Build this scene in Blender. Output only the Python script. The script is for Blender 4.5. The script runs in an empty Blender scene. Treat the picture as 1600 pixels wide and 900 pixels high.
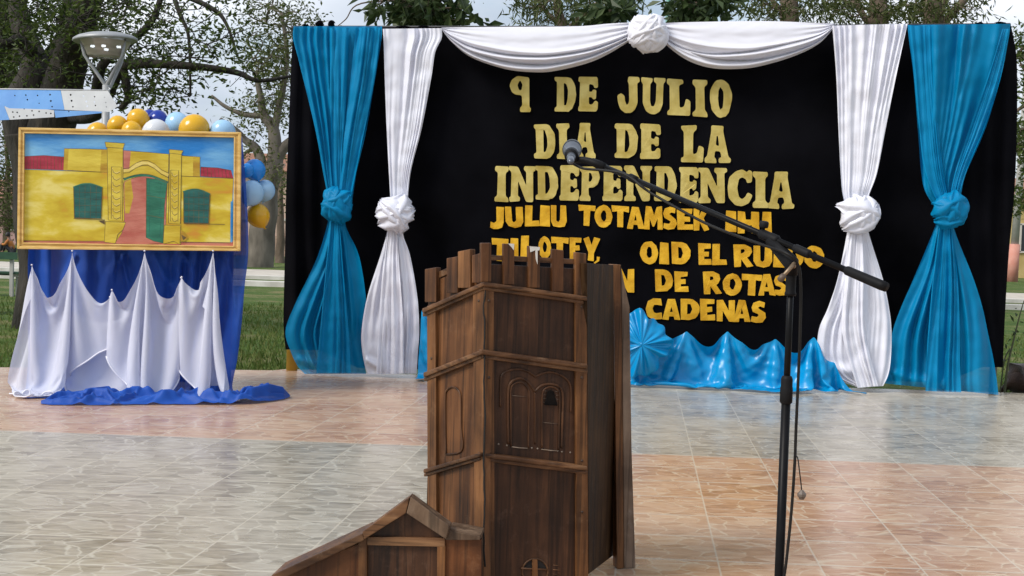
import bpy, bmesh, math, random
import numpy as np
from mathutils import Vector, Matrix, noise
from mathutils.geometry import tessellate_polygon
random.seed(7)
R = math.radians
SC = bpy.context.scene
COL = SC.collection

# ---------------------------------------------------------------- camera, sky, sun, exposure
F = 1900.0                       # focal length in pixels of the 1600 wide photograph
CAM_H = 1.2
PITCH = math.atan(76.0/F)
ROLL = R(1.78)
_fw = Vector((0, math.cos(PITCH), -math.sin(PITCH)))
_r0 = Vector((1, 0, 0)); _u0 = Vector((0, math.sin(PITCH), math.cos(PITCH)))
_rt = _r0*math.cos(ROLL) + _u0*math.sin(ROLL)
_up = _u0*math.cos(ROLL) - _r0*math.sin(ROLL)
CAM = Vector((0, 0, CAM_H))
cd = bpy.data.cameras.new('camera'); cam = bpy.data.objects.new('camera', cd); COL.objects.link(cam)
cd.sensor_width = 36; cd.lens = F/1600*36; cd.clip_end = 2000; cd.clip_start = 0.05
M = Matrix.Identity(4)
for i in range(3):
    M[i][0] = _rt[i]; M[i][1] = _up[i]; M[i][2] = -_fw[i]; M[i][3] = CAM[i]
cam.matrix_world = M
SC.camera = cam

SUN_EL, SUN_AZ = R(44), R(236)     # azimuth clockwise from +Y
w = bpy.data.worlds.new('World'); SC.world = w; w.use_nodes = True
nt = w.node_tree; N = nt.nodes; L = nt.links
bg = N['Background']; bg.inputs['Strength'].default_value = 0.1
sky = N.new('ShaderNodeTexSky'); sky.sky_type = 'NISHITA'; sky.sun_disc = False
sky.sun_elevation = SUN_EL; sky.sun_rotation = SUN_AZ; sky.air_density = 1.2; sky.dust_density = 1.5
tc = N.new('ShaderNodeTexCoord'); mp = N.new('ShaderNodeMapping')
mp.inputs['Scale'].default_value = (1.0, 1.0, 2.6); mp.inputs['Location'].default_value = (0.4, 0.0, 0.2)
n1 = N.new('ShaderNodeTexNoise'); n1.inputs['Scale'].default_value = 5.0; n1.inputs['Detail'].default_value = 8; n1.inputs['Roughness'].default_value = 0.55
n2 = N.new('ShaderNodeTexNoise'); n2.inputs['Scale'].default_value = 2.6; n2.inputs['Detail'].default_value = 5
r1 = N.new('ShaderNodeValToRGB'); r1.color_ramp.elements[0].position = 0.30; r1.color_ramp.elements[1].position = 0.52
r2 = N.new('ShaderNodeValToRGB'); r2.color_ramp.elements[0].position = 0.35; r2.color_ramp.elements[1].position = 0.68
r2.color_ramp.elements[0].color = (2.9, 3.5, 4.4, 1); r2.color_ramp.elements[1].color = (7.4, 7.7, 8.2, 1)
mx = N.new('ShaderNodeMixRGB')
L.new(tc.outputs['Generated'], mp.inputs['Vector'])
L.new(mp.outputs[0], n1.inputs['Vector']); L.new(mp.outputs[0], n2.inputs['Vector'])
L.new(n1.outputs['Fac'], r1.inputs['Fac']); L.new(n2.outputs['Fac'], r2.inputs['Fac'])
L.new(r1.outputs['Color'], mx.inputs['Fac']); L.new(sky.outputs[0], mx.inputs['Color1']); L.new(r2.outputs['Color'], mx.inputs['Color2'])
L.new(mx.outputs[0], bg.inputs['Color'])

sl = bpy.data.lights.new('sun', 'SUN'); so = bpy.data.objects.new('sun', sl); COL.objects.link(so)
sl.energy = 2.2; sl.angle = R(22); sl.color = (1.0, 0.95, 0.87)
sd = Vector((math.sin(SUN_AZ)*math.cos(SUN_EL), math.cos(SUN_AZ)*math.cos(SUN_EL), math.sin(SUN_EL)))
so.rotation_euler = (-sd).to_track_quat('-Z', 'Y').to_euler()
SC.view_settings.view_transform = 'Standard'; SC.view_settings.look = 'None'
SC.view_settings.gamma = 1; SC.view_settings.use_curve_mapping = False
SC.view_settings.exposure = 0.6

# ---------------------------------------------------------------- pixel -> place helpers
def ray(px, py):
    return _fw + _rt*((px-800)/F) - _up*((py-450)/F)
def at(px, py, Y):                       # the point seen at px,py at depth Y
    d = ray(px, py); return CAM + d*(Y/d.y)
def atf(px, py, Y, zmin=0.004):          # same, but lies on the floor where it would sink below it
    p = at(px, py, Y)
    if p.z < zmin:
        d = ray(px, py); p = CAM + d*((zmin-CAM_H)/d.z)
    return p
def on_floor(px, py, z=0.0):
    d = ray(px, py); return CAM + d*((z-CAM_H)/d.z)
def hz(px): return 382+0.031*(px-1000) - 6

# ---------------------------------------------------------------- object helpers
def tag(o, label=None, cat=None, group=None, kind=None):
    if label: o['label'] = label
    if cat: o['category'] = cat
    if group: o['group'] = group
    if kind: o['kind'] = kind
    return o
ORG = {}
def thing(name, loc, label, cat, group=None):
    o = bpy.data.objects.new(name, None); COL.objects.link(o); o.location = loc
    o.empty_display_size = 0.1
    ORG[o] = Vector(loc); return tag(o, label, cat, group)
def obj(name, V, Fc, mats, parent=None, smooth=True, org=None, mi=None):
    """V in world coordinates; stored relative to the thing's base"""
    if parent is not None: base = ORG[parent]
    elif org is not None: base = Vector(org)
    else: base = Vector((0, 0, 0))
    A = np.asarray(V if isinstance(V, np.ndarray) else [tuple(v) for v in V], dtype=float) - np.array(base)
    me = bpy.data.meshes.new(name)
    me.from_pydata(A.tolist(), [], Fc if isinstance(Fc, list) else Fc.tolist())
    if not isinstance(mats, (list, tuple)): mats = [mats]
    for m in mats: me.materials.append(m)
    if mi is not None: me.polygons.foreach_set('material_index', mi)
    me.polygons.foreach_set('use_smooth', [smooth]*len(me.polygons))
    me.update()
    o = bpy.data.objects.new(name, me); COL.objects.link(o)
    if parent is not None: o.parent = parent
    else: o.location = base
    ORG[o] = base
    return o
def bm_obj(name, bm, mats, parent=None, smooth=False, org=None):
    if parent is not None: base = ORG[parent]
    elif org is not None: base = Vector(org)
    else: base = Vector((0, 0, 0))
    bmesh.ops.translate(bm, verts=bm.verts, vec=-base)
    me = bpy.data.meshes.new(name); bm.to_mesh(me); bm.free()
    if not isinstance(mats, (list, tuple)): mats = [mats]
    for m in mats: me.materials.append(m)
    me.polygons.foreach_set('use_smooth', [smooth]*len(me.polygons))
    o = bpy.data.objects.new(name, me); COL.objects.link(o)
    if parent is not None: o.parent = parent
    else: o.location = base
    ORG[o] = base
    return o
class MB:
    def __init__(s): s.V = []; s.F = []; s.mi = []
    def add(s, V, Fc, m=0):
        b = len(s.V); s.V += [tuple(v) for v in V]; s.F += [[i+b for i in f] for f in Fc]; s.mi += [m]*len(Fc); return s
    def box(s, c, d, m=0, rot=None):
        c = Vector(c); P = []
        for x in (-.5, .5):
            for y in (-.5, .5):
                for z in (-.5, .5):
                    v = Vector((x*d[0], y*d[1], z*d[2]))
                    if rot is not None: v = rot @ v
                    P.append(c+v)
        return s.add(P, [[0,1,3,2],[4,6,7,5],[0,4,5,1],[2,3,7,6],[0,2,6,4],[1,5,7,3]], m)
    def tube(s, pts, rad, n=10, m=0, cap=True, flat=1.0):
        pts = [Vector(p) for p in pts]
        if not isinstance(rad, (list, tuple)): rad = [rad]*len(pts)
        V = []; Fc = []; ref = None
        for i, p in enumerate(pts):
            t = (pts[min(i+1, len(pts)-1)]-pts[max(i-1, 0)])
            if t.length < 1e-9: t = Vector((0, 0, 1))
            t.normalize()
            if ref is None:
                ref = t.orthogonal().normalized()
            ref = (ref - t*ref.dot(t))
            if ref.length < 1e-6: ref = t.orthogonal()
            ref.normalize(); b = t.cross(ref)
            for k in range(n):
                a = 2*math.pi*k/n
                V.append(p + (ref*math.cos(a)+b*math.sin(a)*flat)*rad[i])
        for i in range(len(pts)-1):
            for k in range(n):
                k2 = (k+1) % n
                Fc.append([i*n+k, i*n+k2, (i+1)*n+k2, (i+1)*n+k])
        if cap:
            Fc.append(list(range(n))[::-1]); Fc.append([(len(pts)-1)*n+k for k in range(n)])
        return s.add(V, Fc, m)
    def lathe(s, c, prof, n=32, m=0, axis=None):
        """prof = [(radius, height)] along axis (default z) from point c"""
        c = Vector(c); q = Vector((0,0,1)).rotation_difference(axis) if axis is not None else None
        V = []; Fc = []
        for r, h in prof:
            for k in range(n):
                a = 2*math.pi*k/n; v = Vector((r*math.cos(a), r*math.sin(a), h))
                if q: v = q @ v
                V.append(c+v)
        for i in range(len(prof)-1):
            for k in range(n):
                k2 = (k+1) % n; Fc.append([i*n+k, i*n+k2, (i+1)*n+k2, (i+1)*n+k])
        return s.add(V, Fc, m)
    def build(s, name, mats, parent=None, smooth=True, org=None):
        return obj(name, s.V, s.F, mats, parent, smooth, org, s.mi)
def catmull(pts, n):
    P = [Vector(p) for p in pts]; out = []
    for i in range(len(P)-1):
        a = P[max(i-1, 0)]; b = P[i]; c = P[i+1]; d = P[min(i+2, len(P)-1)]
        for k in range(n):
            t = k/n
            out.append(0.5*((2*b)+(c-a)*t+(2*a-5*b+4*c-d)*t*t+(3*b-a-3*c+d)*t**3))
    out.append(P[-1]); return out

# ---------------------------------------------------------------- materials
def newmat(name):
    m = bpy.data.materials.new(name); m.use_nodes = True
    return m, m.node_tree.nodes, m.node_tree.links, m.node_tree.nodes['Principled BSDF']
def pm(name, c1, c2=None, scale=5, rough=0.6, metal=0, bump=0, bscale=40, stretch=(1,1,1), spec=0.5, lo=0.35, hi=0.65,
       detail=6, sheen=0, transp=0, transl=0, dist=0.02, coat=0):
    m, N, L, b = newmat(name)
    b.inputs['Base Color'].default_value = (*c1, 1); b.inputs['Roughness'].default_value = rough
    b.inputs['Metallic'].default_value = metal; b.inputs['Specular IOR Level'].default_value = spec
    if sheen: b.inputs['Sheen Weight'].default_value = sheen; b.inputs['Sheen Roughness'].default_value = 0.4
    if coat: b.inputs['Coat Weight'].default_value = coat; b.inputs['Coat Roughness'].default_value = 0.15
    tc = N.new('ShaderNodeTexCoord'); mp = N.new('ShaderNodeMapping'); mp.inputs['Scale'].default_value = stretch
    L.new(tc.outputs['Object'], mp.inputs['Vector'])
    col = None
    if c2 is not None:
        n = N.new('ShaderNodeTexNoise'); n.inputs['Scale'].default_value = scale; n.inputs['Detail'].default_value = detail
        r = N.new('ShaderNodeValToRGB'); r.color_ramp.elements[0].position = lo; r.color_ramp.elements[1].position = hi
        r.color_ramp.elements[0].color = (*c1, 1); r.color_ramp.elements[1].color = (*c2, 1)
        L.new(mp.outputs[0], n.inputs['Vector']); L.new(n.outputs['Fac'], r.inputs['Fac']); L.new(r.outputs[0], b.inputs['Base Color'])
        col = r.outputs[0]
    if bump:
        n = N.new('ShaderNodeTexNoise'); n.inputs['Scale'].default_value = bscale; n.inputs['Detail'].default_value = 4
        bp = N.new('ShaderNodeBump'); bp.inputs['Strength'].default_value = bump; bp.inputs['Distance'].default_value = dist
        L.new(mp.outputs[0], n.inputs['Vector']); L.new(n.outputs['Fac'], bp.inputs['Height']); L.new(bp.outputs[0], b.inputs['Normal'])
    out = N['Material Output']; sh = b.outputs[0]
    if transl:
        t = N.new('ShaderNodeBsdfTranslucent'); mxs = N.new('ShaderNodeMixShader'); mxs.inputs[0].default_value = transl
        if col: L.new(col, t.inputs['Color'])
        else: t.inputs['Color'].default_value = (*c1, 1)
        L.new(sh, mxs.inputs[1]); L.new(t.outputs[0], mxs.inputs[2]); sh = mxs.outputs[0]
    if transp:
        t = N.new('ShaderNodeBsdfTransparent'); mxs = N.new('ShaderNodeMixShader'); mxs.inputs[0].default_value = transp
        L.new(sh, mxs.inputs[1]); L.new(t.outputs[0], mxs.inputs[2]); sh = mxs.outputs[0]
    L.new(sh, out.inputs['Surface'])
    return m
def leafmat(name, cols, rough=0.5, transl=0.3):
    m, N, L, b = newmat(name)
    g = N.new('ShaderNodeNewGeometry'); r = N.new('ShaderNodeValToRGB')
    r.color_ramp.elements[0].color = (*cols[0], 1); r.color_ramp.elements[1].color = (*cols[-1], 1)
    for i, c in enumerate(cols[1:-1]):
        e = r.color_ramp.elements.new((i+1)/(len(cols)-1)); e.color = (*c, 1)
    L.new(g.outputs['Random Per Island'], r.inputs['Fac']); L.new(r.outputs[0], b.inputs['Base Color'])
    b.inputs['Roughness'].default_value = rough; b.inputs['Specular IOR Level'].default_value = 0.18
    t = N.new('ShaderNodeBsdfTranslucent'); mxs = N.new('ShaderNodeMixShader'); mxs.inputs[0].default_value = transl
    L.new(r.outputs[0], t.inputs['Color']); L.new(b.outputs[0], mxs.inputs[1]); L.new(t.outputs[0], mxs.inputs[2])
    L.new(mxs.outputs[0], N['Material Output'].inputs['Surface'])
    return m
def woodmat(name, c1, c2, c3, stretch, rough=0.45, scale=1.0):
    m, N, L, b = newmat(name); b.inputs['Specular IOR Level'].default_value = 0.28
    tc = N.new('ShaderNodeTexCoord'); mp = N.new('ShaderNodeMapping'); mp.inputs['Scale'].default_value = stretch
    L.new(tc.outputs['Object'], mp.inputs['Vector'])
    n = N.new('ShaderNodeTexNoise'); n.inputs['Scale'].default_value = scale; n.inputs['Detail'].default_value = 8; n.inputs['Roughness'].default_value = 0.62; n.inputs['Distortion'].default_value = 0.6
    r = N.new('ShaderNodeValToRGB'); r.color_ramp.elements[0].position = 0.3; r.color_ramp.elements[1].position = 0.72
    r.color_ramp.elements[0].color = (*c1, 1); r.color_ramp.elements[1].color = (*c3, 1)
    e = r.color_ramp.elements.new(0.5); e.color = (*c2, 1)
    n2 = N.new('ShaderNodeTexNoise'); n2.inputs['Scale'].default_value = 5; n2.inputs['Detail'].default_value = 5
    r2 = N.new('ShaderNodeValToRGB'); r2.color_ramp.elements[0].position = 0.35; r2.color_ramp.elements[1].position = 0.62
    r2.color_ramp.elements[0].color = (0.42, 0.38, 0.36, 1); r2.color_ramp.elements[1].color = (1.15, 1.1, 1.05, 1)
    mu = N.new('ShaderNodeMixRGB'); mu.blend_type = 'MULTIPLY'; mu.inputs[0].default_value = 0.85
    L.new(mp.outputs[0], n.inputs['Vector']); L.new(n.outputs['Fac'], r.inputs['Fac'])
    L.new(tc.outputs['Object'], n2.inputs['Vector']); L.new(n2.outputs['Fac'], r2.inputs['Fac'])
    L.new(r.outputs[0], mu.inputs[1]); L.new(r2.outputs[0], mu.inputs[2])
    n3 = N.new('ShaderNodeTexNoise'); n3.inputs['Scale'].default_value = 14; n3.inputs['Detail'].default_value = 9; n3.inputs['Roughness'].default_value = 0.75; L.new(tc.outputs['Object'], n3.inputs['Vector'])
    r3 = N.new('ShaderNodeMapRange'); r3.inputs[1].default_value = 0.56; r3.inputs[2].default_value = 0.75; r3.inputs[4].default_value = 0.45; L.new(n3.outputs['Fac'], r3.inputs[0])
    m3 = N.new('ShaderNodeMixRGB'); L.new(r3.outputs[0], m3.inputs[0]); L.new(mu.outputs[0], m3.inputs[1]); m3.inputs[2].default_value = (c3[0]*1.1+0.02, c3[1]*1.25+0.02, c3[2]*1.5+0.02, 1)
    mp4 = N.new('ShaderNodeMapping'); mp4.inputs['Scale'].default_value = tuple(x*(3.2 if x > 5 else 0.8) for x in stretch); L.new(tc.outputs['Object'], mp4.inputs['Vector'])
    n4 = N.new('ShaderNodeTexNoise'); n4.inputs['Scale'].default_value = scale; n4.inputs['Detail'].default_value = 4; L.new(mp4.outputs[0], n4.inputs['Vector'])
    r4 = N.new('ShaderNodeMapRange'); r4.inputs[1].default_value = 0.36; r4.inputs[2].default_value = 0.46; r4.inputs[3].default_value = 0.5; L.new(n4.outputs['Fac'], r4.inputs[0])
    m4 = N.new('ShaderNodeMixRGB'); m4.blend_type = 'MULTIPLY'; m4.inputs[0].default_value = 1.0; L.new(m3.outputs[0], m4.inputs[1]); L.new(r4.outputs[0], m4.inputs[2])
    L.new(m4.outputs[0], b.inputs['Base Color'])
    rr = N.new('ShaderNodeMapRange'); rr.inputs[3].default_value = rough-0.1; rr.inputs[4].default_value = rough+0.2
    L.new(n.outputs['Fac'], rr.inputs[0]); L.new(rr.outputs[0], b.inputs['Roughness'])
    bp = N.new('ShaderNodeBump'); bp.inputs['Strength'].default_value = 0.5; bp.inputs['Distance'].default_value = 0.004
    L.new(n.outputs['Fac'], bp.inputs['Height']); L.new(bp.outputs[0], b.inputs['Normal'])
    return m

# ---------------------------------------------------------------- ground, stage, paths
GZ = -0.12
def lawn_mat():
    m, N, L, b = newmat('lawn')
    tc = N.new('ShaderNodeTexCoord')
    n = N.new('ShaderNodeTexNoise'); n.inputs['Scale'].default_value = 0.9; n.inputs['Detail'].default_value = 9; n.inputs['Roughness'].default_value = 0.7
    r = N.new('ShaderNodeValToRGB'); r.color_ramp.elements[0].position = 0.34; r.color_ramp.elements[1].position = 0.66
    r.color_ramp.elements[0].color = (0.05, 0.10, 0.014, 1); r.color_ramp.elements[1].color = (0.22, 0.20, 0.09, 1)
    e = r.color_ramp.elements.new(0.5); e.color = (0.085, 0.14, 0.025, 1)
    n2 = N.new('ShaderNodeTexNoise'); n2.inputs['Scale'].default_value = 30; n2.inputs['Detail'].default_value = 6
    mu = N.new('ShaderNodeMixRGB'); mu.blend_type = 'MULTIPLY'; mu.inputs[0].default_value = 0.8
    r2 = N.new('ShaderNodeValToRGB'); r2.color_ramp.elements[0].position = 0.3; r2.color_ramp.elements[1].position = 0.7
    r2.color_ramp.elements[0].color = (0.35, 0.35, 0.35, 1); r2.color_ramp.elements[1].color = (1.3, 1.3, 1.2, 1)
    L.new(tc.outputs['Object'], n.inputs['Vector']); L.new(tc.outputs['Object'], n2.inputs['Vector'])
    L.new(n.outputs['Fac'], r.inputs['Fac']); L.new(n2.outputs['Fac'], r2.inputs['Fac'])
    L.new(r.outputs[0], mu.inputs[1]); L.new(r2.outputs[0], mu.inputs[2]); L.new(mu.outputs[0], b.inputs['Base Color'])
    bp = N.new('ShaderNodeBump'); bp.inputs['Strength'].default_value = 1; bp.inputs['Distance'].default_value = 0.05
    L.new(n2.outputs['Fac'], bp.inputs['Height']); L.new(bp.outputs[0], b.inputs['Normal'])
    b.inputs['Roughness'].default_value = 0.9; b.inputs['Specular IOR Level'].default_value = 0.2
    return m
S = 900
tag(obj('lawn', [(-S,-S,GZ),(S,-S,GZ),(S,S,GZ),(-S,S,GZ)], [[0,1,2,3]], lawn_mat()), kind='structure')
paving = pm('pale_paving', (0.42,0.38,0.32), (0.55,0.5,0.43), 2.0, 0.8, bump=0.3, bscale=12)
kerbm = pm('whitewashed_kerb', (0.5,0.47,0.42), (0.68,0.65,0.6), 3.0, 0.8, bump=0.2)
def strip(name, y0, y1, z0, z1, mat):
    b = MB(); b.box((0, (y0+y1)/2, (z0+z1)/2), (160, y1-y0, z1-z0)); tag(b.build(name, mat, None, False), kind='structure')
strip('path', 34.0, 42.0, GZ-0.05, GZ+0.008, paving)
strip('kerb', 29.2, 29.75, GZ-0.1, GZ+0.12, kerbm)
strip('kerb', 33.5, 33.95, GZ-0.1, GZ+0.10, kerbm)

def tile_mat():
    m, N, L, b = newmat('stone_print_tiles')
    tc = N.new('ShaderNodeTexCoord')
    sp = N.new('ShaderNodeSeparateXYZ'); L.new(tc.outputs['Object'], sp.inputs[0])
    def math_(op, a, c=None):
        n = N.new('ShaderNodeMath'); n.operation = op
        for i, v in enumerate((a, c)):
            if v is None: continue
            if isinstance(v, (int, float)): n.inputs[i].default_value = v
            else: L.new(v, n.inputs[i])
        return n.outputs[0]
    T = 0.386
    u = math_('SUBTRACT', sp.outputs[0], math_('MULTIPLY', sp.outputs[1], 0.105))
    v = math_('ADD', sp.outputs[1], math_('MULTIPLY', sp.outputs[0], 0.03))
    us = math_('DIVIDE', math_('ADD', u, 100*T+0.052), T); vs = math_('DIVIDE', math_('ADD', v, 100*T+0.02), T)
    fu = math_('FRACT', us); fv = math_('FRACT', vs); iu = math_('FLOOR', us); iv = math_('FLOOR', vs)
    du = math_('MINIMUM', fu, math_('SUBTRACT', 1.0, fu)); dv = math_('MINIMUM', fv, math_('SUBTRACT', 1.0, fv))
    dm = math_('MINIMUM', du, math_('MULTIPLY', dv, 0.5))
    jr = N.new('ShaderNodeMapRange'); jr.inputs[1].default_value = 0.006; jr.inputs[2].default_value = 0.013; jr.inputs[3].default_value = 0.38
    L.new(dm, jr.inputs[0])                                     # 0 in the joint
    # stone print: a few printed designs, mirrored from tile to tile
    wn = N.new('ShaderNodeTexWhiteNoise'); wn.noise_dimensions = '2D'
    cb = N.new('ShaderNodeCombineXYZ'); L.new(iu, cb.inputs[0]); L.new(iv, cb.inputs[1]); L.new(cb.outputs[0], wn.inputs['Vector'])
    tv = math_('MULTIPLY', math_('FLOOR', math_('MULTIPLY', wn.outputs['Value'], 6.0)), 7.3)
    cp = N.new('ShaderNodeCombineXYZ'); L.new(math_('ADD', math_('MULTIPLY', fu, 0.72), tv), cp.inputs[0]); L.new(math_('ADD', fv, math_('MULTIPLY', tv, 0.37)), cp.inputs[1])
    nz = N.new('ShaderNodeTexNoise'); nz.inputs['Scale'].default_value = 3.0; nz.inputs['Detail'].default_value = 3
    L.new(cp.outputs[0], nz.inputs['Vector'])
    ad = N.new('ShaderNodeVectorMath'); ad.operation = 'MULTIPLY_ADD'; ad.inputs[1].default_value = (0.22,0.20,0); L.new(nz.outputs['Color'], ad.inputs[0]); L.new(cp.outputs[0], ad.inputs[2])
    vo = N.new('ShaderNodeTexVoronoi'); vo.feature = 'DISTANCE_TO_EDGE'; vo.inputs['Scale'].default_value = 4.0; vo.inputs['Randomness'].default_value = 1.0
    vc = N.new('ShaderNodeTexVoronoi'); vc.feature = 'F1'; vc.inputs['Scale'].default_value = 4.0
    L.new(ad.outputs[0], vo.inputs['Vector']); L.new(ad.outputs[0], vc.inputs['Vector'])
    vr = N.new('ShaderNodeMapRange'); vr.inputs[1].default_value = 0.0; vr.inputs[2].default_value = 0.055; vr.inputs[3].default_value = 0.22
    vn = N.new('ShaderNodeTexNoise'); vn.inputs['Scale'].default_value = 4.5; vn.inputs['Detail'].default_value = 3; L.new(cp.outputs[0], vn.inputs['Vector'])
    L.new(math_('ADD', vo.outputs['Distance'], math_('MULTIPLY', math_('SUBTRACT', vn.outputs['Fac'], 0.47), 0.22)), vr.inputs[0])
    # checker of two prints: terracotta and grey
    red = math_('GREATER_THAN', v, 6.92); rig = math_('GREATER_THAN', u, -0.60)
    isred = math_('ABSOLUTE', math_('SUBTRACT', red, rig))
    fine = N.new('ShaderNodeTexNoise'); fine.inputs['Scale'].default_value = 22; fine.inputs['Detail'].default_value = 7; fine.inputs['Roughness'].default_value = 0.65
    fm = N.new('ShaderNodeMapping'); fm.inputs['Scale'].default_value = (0.35, 1.3, 1); L.new(tc.outputs['Object'], fm.inputs[0]); L.new(fm.outputs[0], fine.inputs['Vector'])
    sc_ = N.new('ShaderNodeSeparateColor'); L.new(vc.outputs['Color'], sc_.inputs[0])
    tone = math_('ADD', math_('MULTIPLY', fine.outputs['Fac'], 0.75), math_('ADD', math_('MULTIPLY', sc_.outputs[0], 0.16), math_('MULTIPLY', wn.outputs['Value'], 0.07)))
    def ramp(c0, c1, c2):
        r = N.new('ShaderNodeValToRGB'); r.color_ramp.elements[0].position = 0.30; r.color_ramp.elements[1].position = 0.66
        r.color_ramp.elements[0].color = (*c0, 1); r.color_ramp.elements[1].color = (*c2, 1)
        e = r.color_ramp.elements.new(0.46); e.color = (*c1, 1); L.new(tone, r.inputs['Fac']); return r.outputs[0]
    rg = ramp((0.20,0.17,0.125), (0.335,0.292,0.225), (0.48,0.43,0.345))
    rr = ramp((0.28,0.145,0.08), (0.44,0.25,0.145), (0.56,0.38,0.25))
    m1 = N.new('ShaderNodeMixRGB'); L.new(isred, m1.inputs[0]); L.new(rg, m1.inputs[1]); L.new(rr, m1.inputs[2])
    gv = N.new('ShaderNodeMixRGB'); L.new(isred, gv.inputs[0]); gv.inputs[1].default_value = (0.54,0.50,0.41,1); gv.inputs[2].default_value = (0.60,0.48,0.34,1)
    m2 = N.new('ShaderNodeMixRGB'); L.new(vr.outputs[0], m2.inputs[0]); L.new(gv.outputs[0], m2.inputs[1]); L.new(m1.outputs[0], m2.inputs[2])
    m3 = N.new('ShaderNodeMixRGB'); L.new(jr.outputs[0], m3.inputs[0]); m3.inputs[1].default_value = (0.58,0.52,0.41,1); L.new(m2.outputs[0], m3.inputs[2])
    # dust and foot wear
    dn = N.new('ShaderNodeTexNoise'); dn.inputs['Scale'].default_value = 1.1; dn.inputs['Detail'].default_value = 6; L.new(tc.outputs['Object'], dn.inputs['Vector'])
    dr = N.new('ShaderNodeMapRange'); dr.inputs[1].default_value = 0.42; dr.inputs[2].default_value = 0.72; dr.inputs[4].default_value = 0.22; L.new(dn.outputs['Fac'], dr.inputs[0])
    m4 = N.new('ShaderNodeMixRGB'); L.new(dr.outputs[0], m4.inputs[0]); L.new(m3.outputs[0], m4.inputs[1]); m4.inputs[2].default_value = (0.46,0.42,0.36,1)
    L.new(m4.outputs[0], b.inputs['Base Color'])
    ro = N.new('ShaderNodeMapRange'); ro.inputs[1].default_value = 0.35; ro.inputs[2].default_value = 0.7; ro.inputs[3].default_value = 0.20; ro.inputs[4].default_value = 0.36
    L.new(dn.outputs['Fac'], ro.inputs[0]); L.new(ro.outputs[0], b.inputs['Roughness'])
    h = math_('ADD', math_('MULTIPLY', jr.outputs[0], 0.5), math_('ADD', math_('MULTIPLY', vr.outputs[0], 0.25), math_('MULTIPLY', fine.outputs['Fac'], 0.35)))
    bp = N.new('ShaderNodeBump'); bp.inputs['Strength'].default_value = 0.35; bp.inputs['Distance'].default_value = 0.004
    L.new(h, bp.inputs['Height']); L.new(bp.outputs[0], b.inputs['Normal'])
    return m
edge = [(-12, 9.2), (-4.25, 10.12), (-2.6, 10.42), (-2.05, 10.52), (-1.95, 10.66), (-1.7, 10.66), (-1.6, 10.54), (4.6, 10.56), (12, 10.6)]
top = [(x, y, 0) for x, y in edge] + [(12, -3, 0), (-12, -3, 0)]
n = len(top)
Vs = top + [(x, y, -0.3) for x, y, z in top]
Fs = [list(range(n))[::-1]] + [[i, (i+1) % n, (i+1) % n+n, i+n] for i in range(n)]
tag(obj('stage_floor', Vs, Fs, tile_mat(), None, False), kind='structure')

# grass blades along the far side of the stage
def grass():
    rng = random.Random(3); V = []; Fc = []
    for (x0, x1, y0, y1, cnt) in ((-5.2, -3.9, 10.3, 22, 4200), (-2.9, -1.7, 10.6, 22, 6500), (4.3, 5.4, 10.7, 20, 3200), (-9.5, -5.2, 14, 24, 2500)):
        for i in range(cnt):
            y = y0 + (y1-y0)*rng.random()**1.6; s = y/10.6
            x = rng.uniform(x0, x1)*s
            h = rng.uniform(0.03, 0.085); a = rng.uniform(0, math.pi); wd = rng.uniform(0.006, 0.012)
            dx, dy = math.cos(a)*wd, math.sin(a)*wd; bx, by = rng.uniform(-.04, .04), rng.uniform(-.04, .04)
            k = len(V); V += [(x-dx, y-dy, GZ-0.005), (x+dx, y+dy, GZ-0.005), (x+bx, y+by, GZ+h)]; Fc.append([k, k+1, k+2])
    tag(obj('grass', V, Fc, leafmat('grass_blade', [(0.055,0.105,0.015), (0.095,0.15,0.03), (0.18,0.19,0.065), (0.065,0.125,0.02)], 0.7, 0.3), None, False), kind='stuff', cat='grass', label='short patchy grass of the park lawn behind the stage')
grass()

# ---------------------------------------------------------------- far buildings
plaster_p = pm('pink_plaster', (0.50,0.33,0.26), (0.58,0.42,0.34), 1.5, 0.9, bump=0.2)
brickm, BN, BL, bb = newmat('brick')
_tc = BN.new('ShaderNodeTexCoord'); _br = BN.new('ShaderNodeTexBrick'); _br.inputs['Scale'].default_value = 4
_br.inputs['Color1'].default_value = (0.32,0.17,0.11,1); _br.inputs['Color2'].default_value = (0.42,0.26,0.18,1); _br.inputs['Mortar'].default_value = (0.42,0.38,0.33,1)
_mp = BN.new('ShaderNodeMapping'); _mp.inputs['Rotation'].default_value = (R(90), 0, 0); BL.new(_tc.outputs['Object'], _mp.inputs[0]); BL.new(_mp.outputs[0], _br.inputs['Vector']); BL.new(_br.outputs[0], bb.inputs['Base Color']); bb.inputs['Roughness'].default_value = 0.9
dark_glass = pm('dark_window_glass', (0.02,0.025,0.03), None, rough=0.15)
roofm = pm('roof_tiles', (0.22,0.10,0.06), (0.32,0.16,0.10), 6, 0.85, bump=0.4)
trimm = pm('pale_trim', (0.55,0.5,0.45), None, rough=0.8)

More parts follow.
